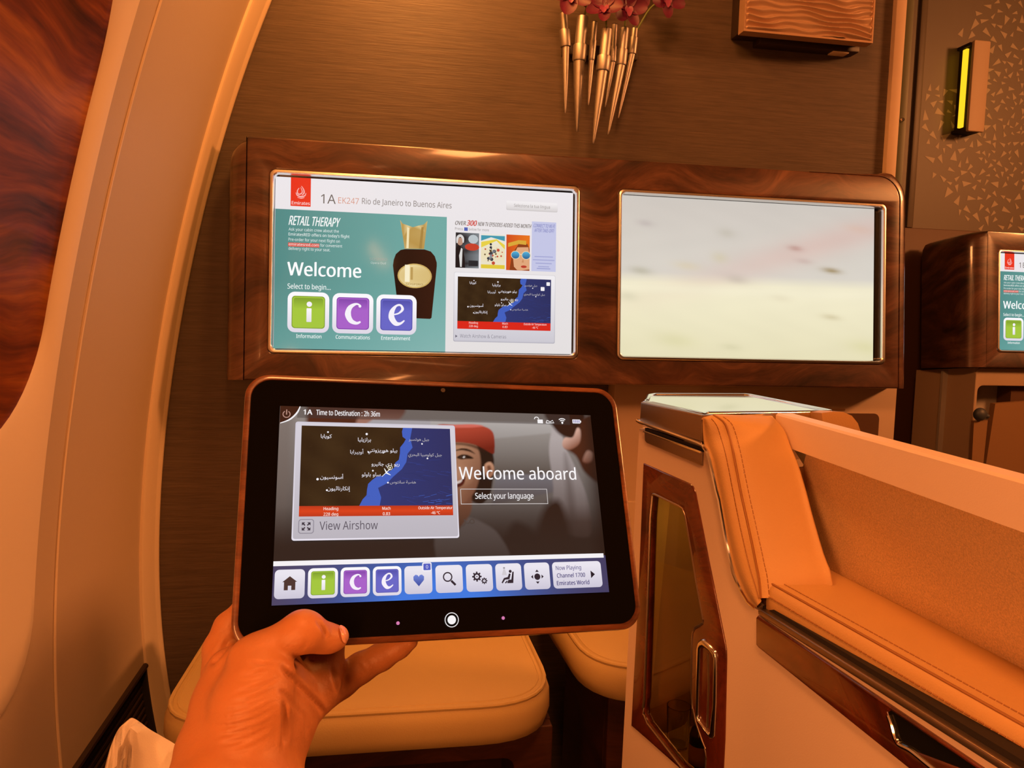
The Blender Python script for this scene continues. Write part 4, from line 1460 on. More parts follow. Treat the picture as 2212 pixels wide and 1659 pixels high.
def side_wing():
    """rear of the side: bends gently from the door plane to the drawer plane, under the chrome line and the drawer"""
    tang = 0.030
    top = []                                  # (distance along the plan line measured from the bend, z)
    for p in [(1578, 1190), (1590, 1238), (1606, 1274), (1622, 1300), (1637, 1313)]:
        q = DP(*p); top.append(((q - Cp).dot(ad), q.z))
    for p in [(1646, 1322), (1800, 1424), (2300, 1735)]:
        q = RP(*p); top.append(((q - Cp).dot(ar), q.z))
    xs, zs = [t[0] for t in top], [t[1] for t in top]
    ss = list(np.linspace(xs[0], tang, 26)) + list(np.linspace(tang, xs[-1], 20))[1:]
    rows = []
    for s_ in ss:
        if s_ <= -tang: p = Cp + ad * s_
        elif s_ >= tang: p = Cp + ar * s_
        else:
            t = (s_ + tang) / (2 * tang)
            p = (Cp - ad * tang) * (1 - t) ** 2 + Cp * 2 * t * (1 - t) + (Cp + ar * tang) * t * t
        zt2 = float(np.interp(s_, xs, zs))
        rows.append([Vector((p.x, p.y, zt2 - (zt2 - .25) * i / 8)) for i in range(9)] + [Vector((p.x, p.y, .25)) - nd * .014, Vector((p.x, p.y, zt2)) - nd * .014])
    part('side_wing', *fix_normals(*loft(rows, True, True, True)), M['shell'], con, smooth=30)


# fixed side: door plane part with the cupboard opening, then the long rear part
top_l = [(1381, 925), (1519, 975), (1523, 968)]
body_ol = [(1376, 1010), (1381, 926)] + [(1523.6, 965)] + CHROME[1:7] + [(1578, 1190), (1578, 1420), (1577, 1900), (1330, 1900), (1343, 1659), (1350, 1528)]
part('side_panel', *door_plate([body_ol, DOOR], .014, 0.0, 0), M['shell'], con)
side_wing()
fe_t, fe_b = DP(1381, 926), DP(1335, 1800)
part('front_end', *join(tube([DP(1381, 926, -.010) + Vector((0.006, 0, 0)), DP(1350, 1528, -.010) + Vector((.006, 0, 0)), DP(1335, 1800, -.010) + Vector((.006, 0, 0))], .010, 12),
                        prism([DP(1381, 926, -.012) - ad * .004, DP(1335, 1800, -.012) - ad * .004, DP(1335, 1800, -.012) - ad * .004 + Vector((.16, .10, 0)), DP(1381, 926, -.012) - ad * .004 + Vector((.16, .10, 0))], (0.01, -.014, 0))), M['shell'], con)
# door
door = part('cabinet_door', *door_plate([DOOR, GLASS], .012, .0015, .002), M['console_wood'], con)
part('glass_pane', *door_plate([GLASS], .003, -.004, 0), M['tint'], door)
# bead round the glass
part('glass_bead', *tube([DP(*p, .0005) for p in GLASS], .0016, 6, closed=True), M['bronze'], door)
HO = [(1513, 1385), (1518, 1380), (1525, 1379.5), (1546, 1401), (1551, 1409), (1552.5, 1420), (1551.5, 1516), (1548.5, 1588), (1545.5, 1594), (1540, 1595), (1511, 1557), (1507.5, 1549), (1507, 1540), (1509.5, 1400)]
HI = [(1521, 1398), (1524, 1396.5), (1536.5, 1406), (1543, 1413), (1546, 1421), (1544.5, 1516), (1538, 1580), (1535, 1582), (1515, 1555), (1513, 1549), (1513, 1540), (1517.5, 1402)]
hb = part('handle', *door_plate([HO, HI], .012, .0045, .0022), M['chrome'], door)
part('handle_recess', *door_plate([HO], .003, -.0095, 0), M['black'], door)
part('handle_grip', *tube([DP(1532, 1412, -.002), DP(1533, 1480, -.002), DP(1530, 1570, -.002)], .0042, 10), M['bronze'], door)
# inside of the cupboard
inn = -nd
def inner(p, t, s=0.0): return DP(*p) + inn * t
dpt = .13
part('cupboard_back', *prism([DP(1380, 1040) + inn * dpt, DP(1565, 1040) + inn * dpt, DP(1565, 1800) + inn * dpt, DP(1360, 1800) + inn * dpt], inn * .01), M['leather_cream'], con)
part('cupboard_wall', *join(prism([DP(1378, 1020) + inn * .016, DP(1345, 1800) + inn * .016, DP(1345, 1800) + inn * dpt, DP(1378, 1020) + inn * dpt], ad * -.004), prism([DP(1575, 1020) + inn * .016, DP(1575, 1800) + inn * .016, DP(1575, 1800) + inn * dpt, DP(1575, 1020) + inn * dpt], ad * .004)), M['panel'], con)
z_sh = DP(1430, 1640).z - .012
sh_ = [DP(1375, 1300), DP(1575, 1300), DP(1575, 1300) + inn * dpt, DP(1375, 1300) + inn * dpt]
sh_ = [Vector((p.x, p.y, z_sh)) for p in (sh_[0] + inn * .016, sh_[1] + inn * .016, sh_[2], sh_[3])]
part('cupboard_shelf', *prism(sh_, (0, 0, -.004)), M['leather_cream'], con)
cpl = DP(1450, 1075) + inn * .065
area('cupboard_fill', cpl, cpl - UPZ, .05, .03, .05, (1.0, 0.66, 0.2))  # added fill, not a fitting: lifts the dark cupboard interior
# top box: bronze-faced drawer, lid rim, mirrored lid
part('top_band', *door_plate([[(1386, 868), (1518.5, 897), (1518, 954), (1509, 953), (1383, 912)]], .02, .0015, .002), M['bronze'], con)
part('tray_front', *door_plate([[(1394, 931), (1520, 976), (1519.5, 1006), (1514, 1005), (1399, 957), (1395, 952)]], .012, .002, .0015), M['bronze'], con)
part('tray_slot', *door_plate([[(1394, 924), (1523, 968), (1520.5, 977), (1394, 931.5)]], .004, .0004, 0), M['dark'], con)
part('tray_edge', *tube([DP(1395, 931.5, .003), DP(1519.5, 977, .003)], .0012, 6), M['chrome'], con)
part('chrome_line', *tube([DP(*p, .003) for p in [(1381, 908), (1386, 911), (1400, 916), (1460, 938), (1512, 957)] + CHROME], .0023, 8), M['chrome'], con)
ZL = CZ - .098 * K
lid_px = [(1392, 864), (1388, 868.5), (1518, 897), (1527, 893.5), (1795, 890), (1800, 888), (1625, 853.5), (1612, 852), (1410, 851.5), (1396, 854)]
lid = [on_z(*p, ZL) for p in lid_px]
lc = sum(lid, Vector()) / len(lid)
LO = [(p.x, p.y) for p in lid]
LI = [(lc.x + (p.x - lc.x) * .925, lc.y + (p.y - lc.y) * .925) for p in lid]
VF = plate([LO, LI], .013, .003)
part('lid_rim', *frame_map(VF, (0, 0, ZL + .002), (1, 0, 0), (0, 1, 0), (0, 0, 1)), M['chrome'], con)
VF = plate([LI], .003)
part('mirror_lid', *frame_map(VF, (0, 0, ZL), (1, 0, 0), (0, 1, 0), (0, 0, 1)), M['mirror'], con)
VF = plate([[(lc.x + (p[0] - lc.x) * .985, lc.y + (p[1] - lc.y) * .985) for p in LO]], .05)
part('top_box', *frame_map(VF, (0, 0, ZL - .005), (1, 0, 0), (0, 1, 0), (0, 0, 1)), M['shell'], con)

# divider between the seats
P0, P1 = plan(.299 * K, .86 * K), plan(.340 * K, .505 * K)
dv = (P1 - P0).normalized()
ndv = Vector((dv.y, -dv.x, 0))
if ndv.x > 0: ndv = -ndv


def VP(px, py, off=0.0):
    return on_plane(px, py, P0, ndv) + ndv * off


zt0, zt1 = VP(1690, 896).z, VP(2212, 1040).z
zb0, zb1 = VP(1727, 979).z, VP(2212, 1146).z
zt_, zb_ = (zt0 + zt1) / 2, (zb0 + zb1) / 2
pa = VP(1676, 897); pb = P1 + dv * .35
rows = []
for p in (pa, pb):
    p = Vector((p.x, p.y, 0))
    rows.append([p + UPZ * zb_, p + UPZ * (zt_ - .002), p + UPZ * zt_ - ndv * .0025, p + UPZ * zt_ - ndv * .02, p + UPZ * (zt_ - .003) - ndv * .022, p + UPZ * (zb_ - .004) - ndv * .022, p + UPZ * zb_ - ndv * .018])
part('divider_panel', *fix_normals(*loft(rows, True, True, True)), M['shell'], con, smooth=25)
# suede lining between divider and armrest
ZA = CZ - .2475 * K
i0, i1 = on_z(1808, 1235, ZA), on_z(2212, 1441, ZA)
ia = (i1 - i0).normalized()
s_in = [i0 - ia * .12, i1 + ia * .30]
t0 = VP(1722, 976) - ndv * .0115; t1 = pb - ndv * .0115
t0.z = zb_ + .004; t1 = Vector((t1.x, t1.y, zb_ + .004))
rows = []
for i in range(21):
    a = t0.lerp(t1, i / 20); c = (s_in[0] - UPZ * .02).lerp(s_in[1] - UPZ * .02, i / 20)
    front = [a.lerp(c, k / 8) - ndv * .004 * math.sin(math.pi * k / 8) for k in range(9)]
    rows.append(front + [p - ndv * .016 for p in front[::-1]])
part('suede_lining', *fix_normals(*loft(rows, True, True, True)), M['suede'], con, smooth=30)

rows = []
for i in range(9):
    p = Vector((pa.x, pa.y, 0)).lerp(Vector((pb.x, pb.y, 0)), i / 8)
    rows.append([p + UPZ * (zb_ - .004) - ndv * .021, p + UPZ * (ZA - .03) - ndv * .125, p + UPZ * .02 - ndv * .125, p + UPZ * .02 - ndv * .14, p + UPZ * (ZA - .03) - ndv * .14, p + UPZ * (zb_ + .004) - ndv * .023])
part('neighbour_panel', *fix_normals(*loft(rows, True, True, True)), M['shell'], con, smooth=30)

# armrest pad: a long upholstered slab
o0, o1 = on_z(1662, 1262, ZA), on_z(2212, 1573, ZA)
oa = (o1 - o0).normalized()
o1 = o1 + oa * .12
i1b = i1 + ia * .14
i0b = i0 - ia * .02
LEN = 36


def pad_row(t):
    a = o0.lerp(o1, t); c = i0b.lerp(i1b, t)
    w = (c - a).normalized()
    e = 0.004 if t <= 0 else 0.0
    th = .030
    return [a + w * .012 - UPZ * th, a + w * .002 - UPZ * th, a - w * .003 - UPZ * (th - .006), a - w * .004 - UPZ * .016, a - w * .0025 - UPZ * .007, a + w * .0005 - UPZ * .0018, a + w * .004, a + w * .02 + UPZ * .0012, a.lerp(c, .5) + UPZ * .003, c - w * .006 + UPZ * .001, c + w * .004 - UPZ * .004, c + w * .004 - UPZ * th]


rows = [pad_row(i / LEN) for i in range(LEN + 1)]
r0_ = [p + oa * .006 - UPZ * .000 for p in rows[0]]
cen = sum(rows[0], Vector()) / len(rows[0])
rows = [[cen.lerp(p, .72) - oa * .0035 for p in rows[0]], [cen.lerp(p, .93) - oa * .002 for p in rows[0]]] + [rows[0]] + rows[1:]
pad = part('armrest_pad', *fix_normals(*loft(rows, True, True, True)), M['leather'], con, smooth=70)
part('seam', *tube([o0.lerp(o1, i / 30) + (i0b - o0).normalized() * .003 + UPZ * .0001 for i in range(31)], .0011, 6), M['seam'], pad)


def stitches(pts, seg, gap, r, name, parent):
    """a run of short thread stitches, one part"""
    P = [Vector(p) for p in pts]
    L = [0]
    for a, c in zip(P, P[1:]): L.append(L[-1] + (c - a).length)

    def at_(s):
        for k in range(len(P) - 1):
            if L[k + 1] >= s: return P[k].lerp(P[k + 1], (s - L[k]) / max(1e-9, L[k + 1] - L[k]))
        return P[-1]
    s, out = 0.0, []
    while s + seg < L[-1]:
        out.append(tube([at_(s), at_(s + seg)], r, 4)); s += seg + gap
    return part(name, *join(*out), M['seam'], parent, kind='stuff')


stitches([o0.lerp(o1, i / 30) + (i0b - o0).normalized() * .0135 + UPZ * .0009 for i in range(31)], .0042, .0012, .0006, 'stitching', pad)
stitches([o0.lerp(o1, i / 30) - (i0b - o0).normalized() * .0036 - UPZ * .0105 for i in range(31)], .0042, .0012, .0006, 'stitching', pad)
# strip and wooden drawer front below the pad
part('dark_strip', *row_plate([[(1640, 1309), (1655, 1312), (2300, 1707), (2300, 1760), (1646, 1330), (1639, 1320)]], .03, -.004, 0), M['dark'], con)
part('metal_strip', *row_plate([[(1641, 1318), (1648, 1316), (2300, 1726), (2300, 1748), (1650, 1333), (1642, 1327)]], .012, .0025, .0015), M['bronze'], con)
DR = [(1637, 1333), (1641, 1329), (2300, 1775), (2300, 1925), (1643, 1400), (1637, 1393)]
RECO = [(1922, 1538), (1930, 1535), (2300, 1785), (2300, 1850), (2080, 1659), (1955, 1612), (1946, 1607), (1940, 1600)]
dr = part('drawer_front', *row_plate([DR, RECO], .012, .0025, .0018), M['console_wood'], con)
rim = [(1925, 1545), (1931, 1562), (1938, 1588), (1944, 1602), (1952, 1610), (1975, 1622), (2010, 1650), (2060, 1690)]
part('recess_rim', *tube(spline([RP(*p, .0022) for p in rim], 24), .0020, 8), M['chrome'], dr)
part('recess_cup', *row_plate([RECO], .0012, .0012, 0), M['black'], dr)

# leather bolster that falls from the lid to the armrest
A_ = [DP(*p, .001) for p in [(1521, 906), (1521, 935), (1523.6, 960), (1533, 980), (1541, 1006), (1556, 1079), (1573, 1171), (1590, 1238), (1605, 1272), (1620, 1297), (1640, 1312)]]
SE_px = [(1541, 897), (1564, 912), (1575, 938.5), (1581, 963), (1587, 992), (1600, 1060), (1613, 1120), (1626, 1180), (1634, 1220), (1640, 1250), (1644, 1293)]
BI_px = [(1674.6, 900), (1700, 929), (1714, 965), (1723, 985), (1731, 1005), (1748, 1062), (1762, 1115), (1782, 1184), (1793, 1215), (1800, 1232), (1806, 1262)]
A_ = spline(A_, 32)
SEs = [Vector((p[0], p[1], 0)) for p in SE_px]; SEs = spline(SEs, 32)
BIs = spline([Vector((p[0], p[1], 0)) for p in BI_px], 32)
grid = []
for a, s, q in zip(A_, SEs, BIs):
    B = VP(q.x, q.y, .003)
    da, db = (a - CAMPOS).dot(FW), (B - CAMPOS).dot(FW)
    tS = .30
    S_ = at_depth(s.x, s.y, da + (db - da) * tS - .010)
    m1 = a.lerp(S_, .45) - FW * .004 + nd * .004
    m2 = S_.lerp(B, .25) - FW * .0035
    m3 = S_.lerp(B, .62) - FW * .003
    grid.append([a + Vector((.02, .02, 0)), a, a.lerp(S_, .18) + nd * .0025, m1, a.lerp(S_, .8) - FW * .0025, S_ + FW * .0012, S_.lerp(B, .08) - FW * .0018, m2, m3, S_.lerp(B, .9) - FW * .0012, B, B + Vector((.01, .03, 0))])
grid = [[p + Vector((0, 0.02, 0.0)) - UPZ * .001 for p in grid[0]]] + grid
# finer columns
grid2 = [spline(r_, 44) for r_ in grid]
bol = part('bolster', *loft(grid2, False), M['leather'], con, smooth=80)
seam_line = [r_[5] - FW * .0006 for r_ in grid[1:]]
part('seam', *tube(seam_line, .0012, 6), M['seam'], bol)
stitches([r_[5].lerp(r_[7], .42) - FW * .0016 for r_ in grid[2:]], .0042, .0012, .0006, 'stitching', bol)
stitches([r_[5].lerp(r_[3], .55) - FW * .0018 for r_ in grid[2:]], .0046, .0006, .0005, 'stitching', bol)
# padding of the neighbouring seat's side, showing past the lid
e0, e1 = VP(1800, 893) - ndv * .03, VP(1858, 925) - ndv * .03
NB = [(1775, 892), (1800, 889), (1822, 890), (1840, 898), (1853, 914), (1860, 935), (1880, 1000), (1790, 1000)]
pl = (P0 - ndv * .03)
part('neighbour_bolster', *prism([on_plane(*p, pl, FW) for p in NB], FW * .05), M['leather'], con)

# ------------------------------------------------------------------ things inside the cupboard
bp0 = on_z(1507, 1672, z_sh)
bot = thing('bottle', 'dark green bottle behind the tinted cupboard glass', 'bottle', Vector((bp0.x, bp0.y, z_sh)))
bt = at_depth(1500, 1532, (bp0 - CAMPOS).dot(FW)).z
hgt = bt - z_sh
part('glass_body', *lathe([(0, .010), (.02, .0115), (.62, .0115), (.74, .009), (.82, .0052), (1, .0048)], (bp0.x, bp0.y, z_sh), (bp0.x, bp0.y, bt), 22), M['bottle'], bot)
part('label', *lathe([(0, .0117), (1, .0117)], (bp0.x, bp0.y, z_sh + hgt * .2), (bp0.x, bp0.y, z_sh + hgt * .5), 22), M['label'], bot)
part('cap', *lathe([(0, .0053), (.9, .0053), (1, .0045)], (bp0.x, bp0.y, bt - .008), (bp0.x, bp0.y, bt + .003), 16), M['cap'], bot)
tp0 = on_z(1463, 1612, z_sh)
tum = thing('tumbler', 'clear empty tumbler standing in the drinks cupboard', 'glass', Vector((tp0.x, tp0.y, z_sh)))
part('cup', *lathe([(0, .0125), (.98, .0150), (1.0, .0149), (1.0, .0140), (.06, .0115), (.06, .0002)], (tp0.x, tp0.y, z_sh + .0003), (tp0.x, tp0.y, at_depth(1463, 1520, (tp0 - CAMPOS).dot(FW)).z), 24), M['clear'], tum)

# ================================================================== THE TABLET
UI.mat = M['display']
TC = Vector((0.04424056, 0.50026828, -0.12193505 + CZ))
EX, EY, EZ = Vector((0.99247549, 0.11653981, -0.03756161)), Vector((-0.12124555, 0.89257531, -0.43429117)), Vector((-0.01708564, 0.43557752, 0.89998906))
TM = Matrix((EX, EY, EZ)).transposed()
tab = thing('tablet', 'handheld tablet with wood-look rim showing an airline menu', 'tablet', TC, TM)
TW, TH = .262, .172
rings = []
for ins, y in ((0.0016, -0.0004), (0.0004, 0.0004), (0.0, 0.002), (0.0, 0.0075), (0.002, 0.011), (0.008, 0.0135)):
    rings.append([(p[0], y, p[1]) for p in rrect(-TW / 2 + ins, -TH / 2 + ins, TW / 2 - ins, TH / 2 - ins, .0155 - ins * .5, 10)])
rings = [[(p[0], 0.0010, p[1]) for p in rrect(-TW / 2 + .0042, -TH / 2 + .0042, TW / 2 - .0042, TH / 2 - .0042, .0125, 10)], [(p[0], -0.0002, p[1]) for p in rrect(-TW / 2 + .0036, -TH / 2 + .0036, TW / 2 - .0036, TH / 2 - .0036, .013, 10)]] + rings
part('rim', *fix_normals(*loft(rings, True, False, True)), M['rim_wood'], tab, world=False)
VF = local_plate([rrect(-TW / 2 + .0036, -TH / 2 + .0036, TW / 2 - .0036, TH / 2 - .0036, .013, 10)], .003, 0.0004)
part('glass_front', *VF, M['glass_black'], tab, world=False)
dsp = part('display', *local_plate([rrect(-.1088, -.0615, .1085, .0642, .0003)], .0002, -.0000), M['black'], tab, world=False)
TB = 0.0001
DX0, DX1, DZ0, DZ1 = -108.8, 108.5, -61.5, 64.0
# cabin photograph behind the menu
pic = Picture(DX0, -37, DX1, DZ1, 0.62)
pic.fill('2b201b', '8d8580', ((pic.z + 37) / 100 - .10) * 1.2)
pic.shade('6d5f58', np.clip((-96 - pic.x) / 14, 0, .55) * np.clip((pic.z + 30) / 50, 0, 1))
pic.poly([(-92, 66), (-46, 66), (-47, 51), (-92, 51)], '4e2618', soft=1.5, smooth=False)
pic.poly([(-52, 66), (-28, 66), (-32, 56), (-44, 51), (-60, 51)], '6b3a2c', 'a87a6a', lambda x, z: (64 - z) / 12, soft=1.2)
pic.poly([(-58, 50), (-49, 56.4), (-20, 57), (80, 56.5), (90, 50)], 'a39ea2', soft=.8, smooth=False)
pic.poly([(-10, 57), (84, 57), (80, 46), (44, 39), (-10, 42)], '8e8884', 'aaa4a1', lambda x, z: (z - 40) / 15, soft=1.0, smooth=False)
pic.poly([(32, 44.5), (80, 50), (77, 19), (32, 18)], '453a32', '8f8883', lambda x, z: (z - 15) / 33, soft=.8, smooth=False)
pic.poly([(34, 19), (77, 19.6), (80, 8), (30, -2)], '6f6b70', '4c4443', lambda x, z: (19 - z) / 20, soft=1.0, smooth=False)
pic.poly([(80, 58), (76, 47), (74, 34), (75, 10), (73, -16), (98, -24), (100, 0), (93, 24), (86, 42), (85, 58)], '4c3d38', 'ada3a2', lambda x, z: (z + 14) / 60, soft=.9)
pic.poly([(85, 30), (87.5, 30), (90, 0), (88, -18), (84, -18)], '3f332f', soft=2.2, alpha=.45)
pic.poly([(74, 66), (79, 54), (85, 48), (93, 46), (99, 50), (103, 66)], '2c1812', soft=1.4)
pic.poly([(86, 40), (94, 33), (99, 22), (108, 14), (112, 14), (112, 60), (101, 60), (97, 47)], '4a2416', '2c1610', lambda x, z: (40 - z) / 30, soft=1.3)
pic.poly([(84.5, 42), (87, 46.5), (93, 47), (97, 54), (99.5, 52), (98, 43), (91, 38), (86, 38.5)], '8d5c49', 'd0a594', lambda x, z: (z - 38) / 10 - (x - 90) * .06, soft=.7)
pic.poly([(99, 30), (103, 37), (107, 35.5), (106, 30), (102, 28)], '7c4a39', 'b98a78', lambda x, z: (z - 28) / 8, soft=1.0)
pic.poly([(58, -40), (66, -6), (80, -1), (84, -40)], '2a1c17', soft=3.0)
pic.poly([(36, -40), (44, -14), (60, -22), (62, -40)], '241915', soft=2.5, alpha=.8)
pic.shade('2b211d', np.clip((-2 - pic.z) / 30, 0, .9))
pic.shade('1f1512', np.clip((pic.x - 97) / 14, 0, .75))
# the smiling attendant half hidden by the map card
pic.poly([(-6, -8), (10, -9), (22, -13), (34, -22), (38, -40), (-6, -40)], '372e2a', '554c49', lambda x, z: (z + 40) / 30, soft=1.0)
pic.poly([(-6, 44), (10, 43), (30, 43), (33.2, 32), (33, 24), (31.5, 14), (29, 5), (23, -1), (16, 1), (10, 6), (-6, 22)], '1f1511', soft=.7)
pic.poly([(-6, 0), (10, 0), (16, 5), (15.5, -6), (10, -14), (3, -21), (-6, -21)], '6b4433', '3f2a20', lambda x, z: (-z) / 20, soft=.9)
pic.poly([(-6, 44), (18, 43), (22.4, 38), (24, 28), (22.5, 17), (18.5, 7), (11, -.5), (2, -3), (-6, -2)], '6d4332', 'ad7d60', lambda x, z: .30 + (z - 5) / 45 - np.abs(x - 9) / 34, soft=.8)
pic.poly([(4.5, 22), (9, 24), (14, 22), (16, 17), (12, 14), (6, 16)], 'b9886a', soft=3.5, alpha=.55)
pic.poly([(26.6, 26), (30.5, 28), (33, 25), (32.4, 20), (29, 16.5), (26.6, 20)], '946248', 'c08d70', lambda x, z: (z - 17) / 11, soft=.6)
pic.poly([(28.2, 24.5), (30.4, 25.4), (31, 22), (29.4, 19.6)], '6d4230', soft=.7)
pic.poly([(-6, 41), (8, 41.6), (19, 40.4), (27, 36.8), (33.2, 33.8), (34.4, 38), (34.6, 44), (33.6, 49.6), (29, 53), (20, 54.4), (8, 54), (-6, 53.2)], '6e1f14', 'a8402e', lambda x, z: (z - 36) / 15 - (x - 20) * .012, soft=.5)
pic.poly([(-6, 53), (8, 54.2), (20, 54.8), (27, 53.8), (20, 52.6), (8, 52), (-6, 51.6)], 'd0685a', soft=.6)
pic.poly([(-6, 40.8), (8, 41.4), (19, 40.2), (27, 36.6), (26, 35), (18, 38.4), (8, 39.8), (-6, 39)], '2b1510', soft=.9, alpha=.8)
pic.poly([(5.5, 35.4), (11, 37.4), (16.5, 36.6), (20.2, 33.6), (16, 35.2), (11, 36)], '1c100c', soft=.5)
pic.poly([(7.4, 31), (11, 33), (15.6, 32.6), (19, 30.4), (14.5, 30), (10, 29.6)], '1a0f0b', soft=.45)
pic.poly([(9.2, 31.2), (11.5, 32.2), (13.6, 31.8), (14, 30.6), (11, 30.3)], '3b2a22', soft=.4)
pic.poly([(11.6, 31.1), (12.4, 31.8), (13, 31.2), (12.3, 30.7)], 'e6dcd6', soft=.4)
pic.poly([(5, 12.2), (9, 15.2), (12.6, 17.6), (11.6, 13), (8.6, 10.6), (5, 10.4)], '4b1a14', soft=.5)
pic.poly([(5, 13.6), (8.6, 15), (10.6, 16), (9.6, 13.8), (6.8, 12.6), (5, 12.6)], 'cdbab2', soft=.4)
# darker strip behind the status line
pic.shade('3a3230', np.where((pic.z > 56.2) & (pic.x > -98) & (pic.x < 92), .55, 0))
u = UI(TB)
pic.put(u, 1)
u.poly([(-108.7, 64), (-96, 64), (-98, 59), (-102.6, 54.5), (-108.7, 51.8)], '3a1d14', 3)
u.text(arabic('مر'), 8, -14.5, 5.5, '4c413c', 8, width=9.5)
u.build('background_picture', dsp)
u = UI(TB)
u.text('1A', -94, 58.3, 3.5, 'f4f1f3', 9, bold=.015)
u.text('Time to Destination : 2h 36m', -85.9, 58.3, 3.5, 'f4f1f3', 9, width=41.4, bold=.012)
u.stroke([(-96.2, 63.8), (-98.2, 59.2), (-102.6, 54.6), (-108.4, 52)], [.6, 1.1, 1.0, .5], 'f1eef0', 9, 18)
u.ring(-104.6, 58.2, 2.5, 1.9, 'b58a7c', 9, 120, 420)
u.stroke([(-104.6, 57.9), (-104.6, 61.4)], .7, 'b58a7c', 9)
# lock, handset, wireless and battery signs
u.rect(67, 56.6, 71, 59.4, 'f4f1f3', 9)
u.ring(66.4, 59.6, 1.9, 1.3, 'f4f1f3', 9, 0, 180, 10)
u.stroke([(73.4, 57.2), (74.2, 59), (76.4, 57.9), (78.4, 59), (79.4, 57.2), (73.4, 56.9)], .55, 'f4f1f3', 9)
for r_ in (1.3, 2.6, 3.9):
    u.ring(85.7, 57.0, r_, r_ - .65, 'f4f1f3', 9, 48, 132, 8)
u.disc(85.7, 57.2, .7, 'f4f1f3', 9, n=8)
u.rr(93.6, 57.2, 99.6, 60.2, .4, 'f4f1f3', 9)
u.rect(99.6, 58, 100.3, 59.4, 'f4f1f3', 9)
for k in range(4):
    u.rect(94.1 + k * 1.35, 57.6, 95.1 + k * 1.35, 59.8, 'a8a4c8', 10)
u.build('status_bar', dsp)
u = UI(TB)
u.rr(-98.8, -23.6, 6.6, 53.3, 1.6, lambda x, z: mixc('e9e4f0', 'cfcad6', min(1, abs(z + 23.6) / 6)), 11)
u.rr(-98.0, -22.6, 5.8, 52.4, 1.4, lambda x, z: mixc('b9b4bd', 'd4cfd9', (z + 23) / 60), 12)
flight_map(u, -94.9, -2.2, 3.0, 50.6, 13)
u.rect(-94.9, -8.8, 3.0, -2.2, lambda x, z: mixc('b3331a', 'd8421c', 1 - abs(z + 5.5) / 4), 15, 2, 4)
for s, x, z, w_ in (('Heading', -75.5, -4.9, 9), ('228 deg', -75.5, -8.4, 9), ('Mach', -40.7, -4.9, 5.2), ('0.83', -40.7, -8.4, 4.6), ('-46 \u00b0C', -8.8, -8.0, 6)):
    u.text(s, x, z, 1.9, 'f6dcd2', 16, width=w_, align='c', bold=.012, res=1)
u.text('Outside Air Temperatur', -20, -4.7, 1.8, 'f6dcd2', 16, width=22.6, bold=.012, res=1)
u.rr(-95, -19.4, -85.6, -10.4, 1.6, '8f8a96', 13, rrect(-94.5, -18.9, -86.1, -10.9, 1.3))
for sx_ in (-1, 1):
    for sz_ in (-1, 1):
        x, z = -90.3 + sx_ * 2.6, -14.9 + sz_ * 2.5
        u.poly([(x, z), (x - sx_ * 2.0, z), (x, z - sz_ * 2.0)], '3a3440', 13)
        u.stroke([(x - sx_ * .5, z - sz_ * .5), (x - sx_ * 1.9, z - sz_ * 1.9)], .8, '3a3440', 13)
u.text('View Airshow', -82.2, -17.2, 5.2, '57525e', 13, width=36)
u.build('map_card', dsp)
u = UI(TB)
u.text('Welcome aboard', 8.2, 15.6, 8.4, 'f8f5f7', 11, width=84, bold=.004, res=3)
u.rr(8.6, -1.5, 69.8, 9.0, .1, 'cfc9c8', 11, rrect(9.0, -1.1, 69.4, 8.6, .05))
u.text('Select your language', 18.6, 2.2, 4.0, 'f2eff1', 11, width=41, bold=.006)
u.build('welcome_lettering', dsp)
u = UI(TB)
u.rect(DX0, DZ0, DX1, -37, lambda x, z: mixc(mixc('4a4058', '3f3a5c', (x + 108) / 80), '3b78de', math.exp(-((x + 8) / 48) ** 2) * (1.0 - max(0, (z + 61) / 24) * .75) + .28 * math.exp(-((x + 5) / 70) ** 2)), 2, 60, 8)
u.rect(DX0, -38.6, DX1 - 1.5, -35.7, 'f4f1f4', 6)
u.build('menu_bar', dsp)
KEY = lambda x, z: mixc('c9c4d6', 'e9e5ef', (z + 59) / 14)


def tile(x, w_=17.6, z=-49.4):
    u = UI(TB)
    u.rr(x - w_ / 2, z - 8.6, x + w_ / 2, z + 8.6, 2.6, KEY, 7)
    return u


DK = '2a2430'
u = tile(-98.9)
u.poly([(-103.2, -48.2), (-98.9, -44.8), (-94.6, -48.2), (-95.6, -48.2), (-95.6, -53), (-97.9, -53), (-97.9, -50.4), (-99.9, -50.4), (-99.9, -53), (-102.2, -53), (-102.2, -48.2)], '4a3430', 8)
u.build('menu_button', dsp)
for k, x in (('i', -79.4), ('c', -60.0), ('e', -40.4)):
    u = UI(TB)
    letter_icon(u, k, x, -49.4, 17.8, 7)
    u.build('menu_button', dsp)
u = tile(-20.8)
hp = [(-20.6, -53.4), (-23.9, -49.6), (-24.0, -47.4), (-22.6, -46.2), (-21.2, -46.6), (-20.6, -47.6), (-20.0, -46.6), (-18.6, -46.2), (-17.2, -47.4), (-17.3, -49.6)]
u.poly(hp, lambda x, z: mixc('34469a', '6f86d8', (z + 53) / 7), 8)
u.rr(-18.2, -44.3, -12.2, -38.8, .9, 'f2eff6', 9)
u.rr(-17.5, -43.6, -12.9, -39.5, .5, '4f5cc0', 10)
u.text('0', -15.2, -42.6, 2.1, 'e6e2f4', 11, align='c', res=1)
u.build('menu_button', dsp)
u = tile(-1.0)
u.ring(-2.0, -48.2, 3.1, 2.3, DK, 8)
u.stroke([(0.2, -50.6), (3.0, -53.4)], 1.4, DK, 8)
u.build('menu_button', dsp)
u = tile(18.9)
